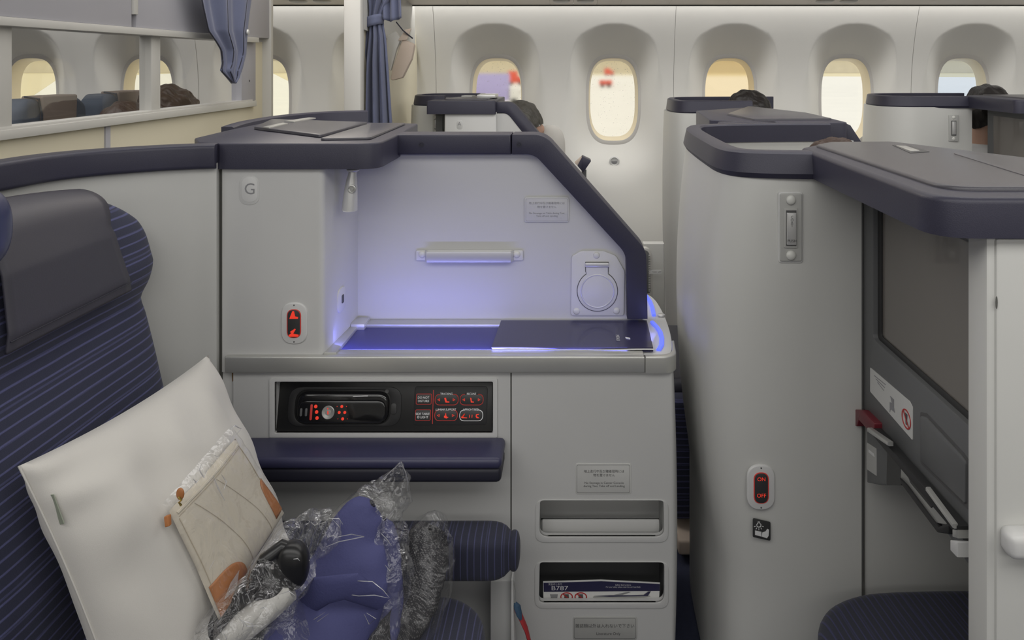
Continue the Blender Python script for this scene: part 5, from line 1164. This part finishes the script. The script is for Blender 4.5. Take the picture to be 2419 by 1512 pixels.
# ================================================================= behind the gap
t = thing('seat', 'navy seat seen through the narrow gap right of the pocketed console', 'seat', (0.28, 2.3, 0))
def fab(x0, x1, y0, y1, z0, z1, nm, m, bev=0.03): return part(nm, MB().box(x0, x1, y0, y1, z0, z1, bev, 4), m, t)
fab(0.12, 0.60, 2.12, 2.60, 0.30, 0.44, 'seat_cushion', 'navy_dark'); fab(0.50, 0.64, 2.12, 2.60, 0.40, 1.0, 'backrest', 'seat_z')
fab(0.20, 0.56, 2.16, 2.56, 0.0, 0.31, 'base', 'charcoal', 0.01); fab(0.275, 0.345, 2.05, 2.11, 0.08, 0.42, 'side_pad', 'seat_z', 0.02)
part('belt', MB().tube([W(1619, 1278, 2.04), W(1628, 1330, 2.035), W(1644, 1420, 2.03), W(1654, 1512, 2.02), W(1662, 1600, 2.02)], 0.0028, 6), 'rail', t)
t = thing('armrest_cap', 'small beige armrest tip in the gap beside the white shell', 'armrest', tuple(W(1620, 1310, 2.08)))
part('cap', MB().box(W(1600, 0, 2.02).x, W(1645, 0, 2.02).x, 2.0, 2.12, W(0, 1302, 2.02).z, W(0, 1266, 2.02).z, 0.008, 3), 'peach', t)
part('post', MB().box(0.30, 0.33, 2.03, 2.09, 0.0, W(0, 1300, 2.02).z, 0.004), 'charcoal', t)

# far-side counterpart: ribbed monitor edge and placard behind the navy trim
t = thing('ribbed_vent', 'dark ribbed vent edge with a white tab behind the navy diagonal rim', 'vent', (0.22, 2.12, 0.72))
PV = FR(2.12)
part('surround', MB().prism(PV, rnd(PV.qs([(1508, 760), (1542, 760), (1541, 604), (1534, 586), (1508, 586)]), [0, 0, 0.02, 0.02, 0], 6), -0.02, 0.0, 0.003), 'rail', t)
part('dark_inset', MB().prism(PV, rnd(PV.qs([(1508, 700), (1537, 690), (1536, 606), (1530, 591), (1508, 591)]), [0, 0.005, 0.015, 0.015, 0], 6), 0.0, 0.002, 0.001), 'charcoal', t)
for i in range(22): part('rib', MB().box(W(1532, 0, 2.117).x, W(1536, 0, 2.117).x, 2.112, 2.118, W(0, 602 + i * 4.0 + 1.6, 2.117).z, W(0, 602 + i * 4.0, 2.117).z), 'rail', t)
part('tab', MB().prism(PV, PV.qs([(1533, 646), (1562, 645), (1562, 637), (1533, 637)]), 0.003, 0.005), 'trim_white', t)
text('TAKE · LIFT', PV, 1551, 641.5, 3.0, 'ink', t, h=0.0055)
part('column', MB().prism(FR(2.16), FR(2.16).qs([(1520, 1500), (1584, 1500), (1571, 760), (1569, 576), (1520, 576)]), -0.03, 0.0, 0.004), 'shell', t)

# ================================================================= FAR SHELLS ACROSS THE AISLE
def shell(label, pts, z1, th, parts_m=('navy', 'shell'), foot=True, rimw=0.022, bulge=0.03, loc=None):
    t = thing('seat_shell', label, 'seat shell', loc or (sum(p[0] for p in pts) / len(pts), sum(p[1] for p in pts) / len(pts), 0))
    pa = smooth(pts, 6); z0 = z1 - th
    part('rim', MB().sweep(pa, [(-rimw, z0), (0.008, z0), (0.014, z0 + .01), (0.008, z1 - .003), (0.003, z1), (-rimw, z1)]), parts_m[0], t)
    def pf(s_):
        o = [(0.001 + bulge * min(1, max(0, (0.95 - s_) / 0.2)) * (1 - ((0.02 + (z0 - 0.02) * k / 14 - 0.75) / 0.75) ** 2), 0.02 + (z0 + .004 - 0.02) * k / 14) for k in range(15)]
        return o + [(-0.018, z) for _, z in o[::-1]]
    part('panel', MB().sweep(pa, None, pf), parts_m[1], t, sharp=60)
    return t
# light-flanked shell in front of the orange window
shell('white shell with navy rim below the amber window', [(0.98, 3.62), (0.66, 3.60), (0.50, 3.55), (0.455, 3.45), (0.452, 3.32), (0.475, 3.23), (0.54, 3.20), (0.78, 3.20)], 1.189, 0.058)
# hooked shell at the far right
t = shell('white shell with coat hook and navy rim at far right', [(1.95, 3.70), (1.62, 3.69), (1.46, 3.62), (1.425, 3.50), (1.435, 3.40), (1.50, 3.34), (1.62, 3.33), (1.80, 3.33)], 1.203, 0.053)
Pf = FR(3.325)
def mini_hook(pl, x0, y0, x1, y1, t):
    w = x1 - x0; h = y1 - y0
    hk = part('coat_hook', MB().prism(pl, rnd(pl.qs([(x0, y1), (x1, y1), (x1, y0), (x0, y0)]), 0.004), -0.002, 0.004, 0.002), 'sticker_grey', t)
    part('hook_gap', MB().prism(pl, pl.qs([(x0 + w * .25, y1 - h * .22), (x1 - w * .25, y1 - h * .22), (x1 - w * .25, y0 + h * .22), (x0 + w * .25, y0 + h * .22)]), 0.003, 0.005), 'ink', hk)
    part('hook_lever', MB().prism(pl, pl.qs([(x0 + w * .32, y1 - h * .26), (x1 - w * .32, y1 - h * .26), (x1 - w * .32, y0 + h * .25), (x0 + w * .32, y0 + h * .25)]), 0.004, 0.009, 0.001), 'satin', hk)
    for k in (.1, .9): part('rivet', MB().ball(pl.w(*pl.q((x0 + x1) / 2, y0 + h * k), 0.004), (w * .14 * pl.o.y / F * 1.2, 0.003, w * .14 * pl.o.y / F * 1.2)), 'dimple', hk)
mini_hook(Pf, 2240, 271, 2264, 334, t)
t = thing('monitor_console', 'dark screen under a navy lid at the far right edge', 'monitor console', (2.0, 3.1, 0))
part('lid', MB().prism(TP(1.151), rnd([(1.78, 3.34), (1.765, 2.94), (2.6, 2.94), (2.6, 3.45), (1.95, 3.47)], [0.01, 0.03, 0.01, 0.02, 0.03], 6), 0.0, 0.054, 0.006, seg=3), 'navy', t)
part('lid_cover', MB().prism(TP(1.205), rnd([(1.86, 3.36), (1.85, 3.0), (2.55, 3.0), (2.55, 3.38)], 0.02), -0.001, 0.005, 0.002), 'lid', t)
P9 = SD(1.865)
part('monitor_frame', MB().prism(P9, [(-3.32, 0.55), (-2.96, 0.55), (-2.96, 1.15), (-3.32, 1.15)], -0.03, 0.0), 'charcoal', t)
part('screen', MB().prism(P9, [(-3.27, 0.80), (-2.99, 0.80), (-2.99, 1.12), (-3.27, 1.12)], -0.001, 0.002), 'screen', t)
part('side_panel', MB().box(1.90, 2.6, 2.96, 3.30, 0.02, 1.15), 'shell', t)

# opposite console of the next row: lid, rim and inner wall seen over the near shell
t = thing('side_console', 'slate-topped navy console rim over the near white shell', 'console', (0.65, 2.2, 0))
part('lid', MB().prism(TP(CAPZ0 - 0.004), rnd([(0.590, 2.095), (0.783, 2.095), (0.80, 2.42), (0.72, 2.50), (0.665, 2.82), (0.44, 2.62), (0.41, 2.20), (0.50, 2.13)], [0.003, 0.02, 0.01, 0.01, 0.02, 0.02, 0.02, 0.01], 6), 0, 0.054, 0.005, seg=3), 'navy', t)
L5 = TP(CAPZ1)
part('lid_cover', MB().prism(L5, rnd(L5.qs([(1718, 272), (1768, 254), (1905, 270), (1966, 284), (1780, 285)]), 0.01), -0.001, 0.006, 0.003), 'lid', t)
part('rim', MB().box(0.42, 0.586, 2.092, 2.13, CAPZ0 - 0.004, CAPZ1, 0.004, 3), 'navy', t)
part('inner_panel', MB().box(0.42, 0.582, 2.10, 2.12, 0.75, CAPZ0 - 0.002), 'console', t)
part('inner_panel', MB().box(0.586, 0.80, 2.10, 2.12, 0.75, CAPZ0 - 0.002), 'console', t)
part('base', MB().box(0.66, 0.80, 2.125, 2.45, 0.02, CAPZ0 - 0.004), 'console', t)
F5 = FR(2.13)
part('diagonal_trim', MB().prism(F5, F5.qs([(2000, 292), (2010, 296), (2060, 372), (2040, 380), (1996, 330)]), -0.04, 0.0, 0.004), 'navy', t)

# window-side console marked A
t = thing('side_console', 'white window-side console marked A with navy rim', 'console', (-0.35, 3.4, 0))
PA = FR(3.20); PA2 = FR(3.235); pa = PA.q
part('cabinet', MB().box(pa(1050, 0)[0], pa(1172, 0)[0], 3.205, 3.30, 0.02, 1.14, 0.004), 'console', t)
lp = [(pa(1008, 0)[0], 3.195), (pa(1171, 0)[0], 3.195), (pa(1173, 0)[0], 3.60), (pa(1120, 0)[0], 3.68), (-0.60, 3.58)]
part('lid', MB().prism(TP(1.131), rnd(lp, [0.006, 0.01, 0.02, 0.02, 0.03]), 0, 0.058, 0.005, seg=3), 'navy', t)
part('lid_cover', MB().prism(TP(1.189), rnd([(-0.565, 3.27), (-0.37, 3.27), (-0.36, 3.55), (-0.50, 3.60)], 0.015), -0.001, 0.005, 0.002), 'lid', t)
part('latch', MB().prism(TP(1.195), [(-0.52, 3.50), (-0.47, 3.50), (-0.46, 3.56), (-0.51, 3.56)], -0.001, 0.003), 'alu', t)
part('bright_box', MB().box(-0.43, -0.345, 3.36, 3.50, 1.193, 1.208, 0.003), 'satin', t)
part('niche_panel', MB().prism(PA2, PA2.qs([(1165, 1000), (1420, 1000), (1420, 520), (1215, 268), (1165, 268)]), -0.03, 0.0), 'console', t)
part('trim', MB().prism(PA2, rnd(PA2.qs([(1170, 241), (1212, 241), (1420, 492), (1420, 760), (1392, 760), (1392, 512), (1198, 267), (1170, 267)]), [0, 0.06, 0.04, 0, 0, 0.03, 0.05, 0], 7), -0.06, 0.004, 0.004), 'navy', t)
text('A', PA, 1085, 293, 9, 'ink_grey', t, h=0.0005 - 0.004)
b_ = part('seat_badge', MB().prism(FR(3.206), rr(pa(1078, 0)[0], pa(1093, 0)[0], pa(0, 306)[1], pa(0, 284)[1], 0.012), 0, 0.0015, 0.0008), 'console', t)
t = shell('shadowed cream shell with coat hook left of the A console', [(-0.42, 3.62), (-0.55, 3.62), (-0.66, 3.60), (-0.715, 3.52), (-0.715, 3.42), (-0.69, 3.37), (-0.64, 3.345), (-0.57, 3.34)], 1.205, 0.05)
part('monitor_edge', MB().box(-0.605, -0.575, 3.30, 3.335, 0.5, 1.14), 'charcoal', t)
mini_hook(FR(3.335), 1022, 272, 1038, 314, t)
# D shell behind the lid
t = shell('navy seat rim curving up behind the big console lid', [(-0.884, 1.92), (-0.905, 2.02), (-0.918, 2.126), (-0.915, 2.28), (-0.892, 2.40), (-0.82, 2.53), (-0.71, 2.58)], 1.186, 0.05, bulge=0.0)
# loose items beyond the rim
t = thing('navy_tab', 'navy padded tab leaning out behind the diagonal rim', 'tab', tuple(W(1378, 408, 3.0)))
FT = FR(3.0)
part('pad', MB().prism(FT, rnd(FT.qs([(1376, 370), (1397, 380), (1378, 408), (1364, 392)]), 0.004), -0.06, 0.0, 0.006), 'navy', t)
part('pale_lining', MB().prism(FT, FT.qs([(1358, 386), (1374, 372), (1376, 376), (1364, 392)]), -0.05, -0.01, 0.002), 'peach', t)
part('support', MB().tube([FT.w(*FT.q(1380, 404), -0.04), Vector((0.05, 3.04, 0.0))], 0.01, 8), 'charcoal', t)
t = thing('far_pillow', 'pale pillow behind the diagonal navy rim under the window', 'pillow', tuple(W(1315, 420, 3.45)))
b = MB(); b.ball(W(1298, 350, 3.50), (0.075, 0.05, 0.11), u=28, v=18, pw=0.8); part('pillowcase', b, 'pillow', t)
t = thing('passenger_seat', 'window-side seat hidden behind the diagonal rim', 'seat', (-0.15, 3.5, 0))
part('backrest', MB().box(-0.46, -0.35, 3.31, 3.68, 0.4, 1.05, 0.03, 3), 'seat_z', t); part('seat_cushion', MB().box(-0.36, 0.14, 3.31, 3.66, 0.34, 0.46, 0.03, 3), 'seat_z', t); part('base', MB().box(-0.30, 0.08, 3.35, 3.62, 0.0, 0.35), 'charcoal', t)

# ================================================================= PASSENGERS
def remesh(mb, vox, smooth_=4):
    me = bpy.data.meshes.new('r'); mb.bm.to_mesh(me); mb.bm.free(); o = bpy.data.objects.new('r', me); COL.objects.link(o)
    m = o.modifiers.new('r', 'REMESH'); m.mode = 'VOXEL'; m.voxel_size = vox
    s_ = o.modifiers.new('s', 'SMOOTH'); s_.iterations = smooth_; s_.factor = 0.6
    bpy.context.view_layer.update(); dg = bpy.context.evaluated_depsgraph_get(); out = bpy.data.meshes.new_from_object(o.evaluated_get(dg))
    bpy.data.objects.remove(o); b = MB(); b.bm.from_mesh(out); return b
# authored seated, facing +x, seat top at z 0.46, pelvis over the origin, crown at z 1.235
HC = Vector((0.02, 0, 1.115))
def limb(b, pts, rad): b.tube(pts, rad, 14); [b.ball(p, r * .99, u=14, v=10) for p, r in zip(pts, rad)]
def skin_body():
    b = MB()
    b.ball(HC, (0.094, 0.074, 0.115), u=28, v=20); b.ball(HC + Vector((0.035, 0, -0.045)), (0.058, 0.055, 0.066))
    b.ball(HC + Vector((0.098, 0, -0.018)), (0.016, 0.013, 0.024)); b.ball(HC + Vector((0.085, 0, 0.016)), (0.014, 0.011, 0.03))
    for s_ in (-1, 1):
        b.ball(HC + Vector((-0.005, s_ * 0.076, -0.012)), (0.018, 0.010, 0.030)); b.ball(HC + Vector((0.078, s_ * 0.03, 0.027)), (0.012, 0.022, 0.007))
    b.tube([(0.0, 0, 1.06), (-0.015, 0, 0.93)], [0.052, 0.058], 16)
    b.ball((-0.02, 0, 0.80), (0.10, 0.155, 0.15)); b.ball((0.0, 0, 0.62), (0.10, 0.135, 0.15)); b.ball((0.0, 0, 0.53), (0.12, 0.155, 0.09))
    for s_ in (-1, 1):
        limb(b, [Vector((-0.02, s_ * .16, .885)), Vector((0.0, s_ * .19, .64)), Vector((0.20, s_ * .13, .60))], [0.050, 0.038, 0.026])
        limb(b, [Vector((0.02, s_ * .08, .53)), Vector((0.40, s_ * .10, .52)), Vector((0.43, s_ * .10, .08))], [0.078, 0.055, 0.038])
        b.ball((0.48, s_ * .10, 0.045), (0.12, 0.042, 0.042)); b.ball((0.235, s_ * .115, .585), (0.042, 0.036, 0.016))
        for j in range(4):
            L_ = (0.040, 0.048, 0.044, 0.034)[j]; y = s_ * (.14 - .0165 * j - 0.0)
            b.tube([(0.262, y, .583), (0.262 + L_ * .6, y, .579), (0.262 + L_, y, .568)], [0.0085, 0.008, 0.007], 8)
        b.tube([(0.225, s_ * .085, .582), (0.25, s_ * .066, .576), (0.268, s_ * .060, .570)], [0.010, 0.009, 0.008], 8)
    return remesh(b, 0.0075)
def shirt_body():
    b = MB(); b.ball((-0.02, 0, 0.80), (0.112, 0.167, 0.16)); b.ball((0.0, 0, 0.62), (0.112, 0.147, 0.15)); b.tube([(-0.01, 0, 0.96), (-0.015, 0, 0.88)], [0.064, 0.09], 16)
    for s_ in (-1, 1): limb(b, [Vector((-0.02, s_ * .16, .885)), Vector((0.0, s_ * .19, .64)), Vector((0.17, s_ * .14, .605))], [0.060, 0.048, 0.036])
    return remesh(b, 0.011)
def trouser_body():
    b = MB(); b.ball((0.0, 0, 0.53), (0.13, 0.165, 0.095))
    for s_ in (-1, 1): limb(b, [Vector((0.02, s_ * .08, .53)), Vector((0.40, s_ * .10, .52)), Vector((0.43, s_ * .10, .12))], [0.088, 0.066, 0.050])
    return remesh(b, 0.012)
def hair_mesh(rx, ry, rz, drop, seed, tuft=0.006):
    b = MB()
    def f(u, v):
        a = 2 * math.pi * u; ph = v * math.pi * 0.5 * (1.12 + drop)
        d = Vector((math.sin(ph) * math.cos(a), math.sin(ph) * math.sin(a), math.cos(ph)))
        d = Matrix.Rotation(-0.42 - 0.15 * drop, 3, 'Y') @ d                       # cap leans to the back of the head
        st = noise.noise(Vector((d.y * 34 + seed, d.x * 4, d.z * 4))) + 0.6 * noise.noise(Vector((d.y * 80, d.x * 6 + seed, d.z * 6)))
        n_ = tuft * (noise.noise(d * 3.2 + Vector((seed, 0, 0))) * 1.6 + st * 0.35)
        return HC + Vector(((rx + n_) * d.x - 0.006, (ry + n_) * d.y, (rz + n_) * d.z))
    b.grid(f, 200, 36, close_u=True); return b
body0 = None
def person(label, x, y, crown, hair, hm, hargs, turn=0.0, tilt=0.0, scale=1.0):
    global body0
    t = thing('person', label, 'person', (0, 0, 0))
    if body0 is None:
        body0 = [part('body', skin_body(), 'skin', t, sharp=80), part('shirt', shirt_body(), 'shirt', t, sharp=80), part('trousers', trouser_body(), 'trousers', t, sharp=80)]
        for s_ in (-1, 1):
            e = part('eye', MB().ball(HC + Vector((0.083, s_ * .03, 0.006)), (0.010, 0.012, 0.008)), 'ink_white', t); body0.append(e)
            body0.append(part('iris', MB().ball(HC + Vector((0.0915, s_ * .03, 0.006)), (0.003, 0.005, 0.005)), 'ink', t))
        body0.append(part('mouth', MB().ball(HC + Vector((0.088, 0, -0.058)), (0.008, 0.022, 0.006)), 'lips', t))
    else:
        for o in body0: c = o.copy(); COL.objects.link(c); c.parent = t
    h = part('hair', hair_mesh(*hargs), hm, t, sharp=80)
    if hargs[3] > 0.15: pass
    # stretch only lifts the seated height a little; feet stay at the floor
    k_ = crown / 1.235 if scale == 1.0 else scale
    t.scale = (k_, k_, k_); t.location = (x, y, crown - 1.235 * k_); t.rotation_euler = (0, 0, turn)
    return t
person('dark-haired passenger below the amber window', 0.795, 3.39, 1.226, 1, 'hair_black', (0.112, 0.104, 0.124, 0.12, 1))
person('dark-haired passenger at the far right window', 1.965, 3.52, 1.250, 1, 'hair_black', (0.106, 0.098, 0.122, 0.10, 4))
person('grey-brown-haired passenger behind the A console rim', -0.250, 3.44, 1.176, 1, 'hair_grey', (0.110, 0.100, 0.122, 0.10, 7))
person('passenger with wispy brown hair behind the slate lid of the big-screen console', 0.630, 1.80, 1.166, 1, 'hair_brown', (0.112, 0.100, 0.122, 0.12, 9, 0.010))
person('brown-haired passenger seen large through the partition glass', -1.90, 3.46, 1.236, 1, 'hair_brown', (0.140, 0.130, 0.130, 0.20, 12, 0.012))
person('brown-haired child-height passenger low in the partition glass', -1.80, 2.97, 1.198, 1, 'hair_brown', (0.115, 0.125, 0.122, 0.16, 15), scale=0.86)

t = [o for o in bpy.data.objects if o.get('category') == 'person' and 'wispy' in o['label']][0]
b = MB(); random.seed(3)
for k in range(34):
    x0 = random.uniform(1925, 1995); y0 = random.uniform(340, 352); dx = random.uniform(-40, 24); Y0 = random.uniform(1.74, 1.80)
    b.tube([W(x0, y0, Y0), W(x0 + dx * .5, y0 - random.uniform(2, 9), Y0), W(x0 + dx, y0 - random.uniform(-4, 10), Y0)], [0.0006, 0.0005, 0.0003], 4)
part('stray_hair', b, 'hair_brown', t, kind='stuff')
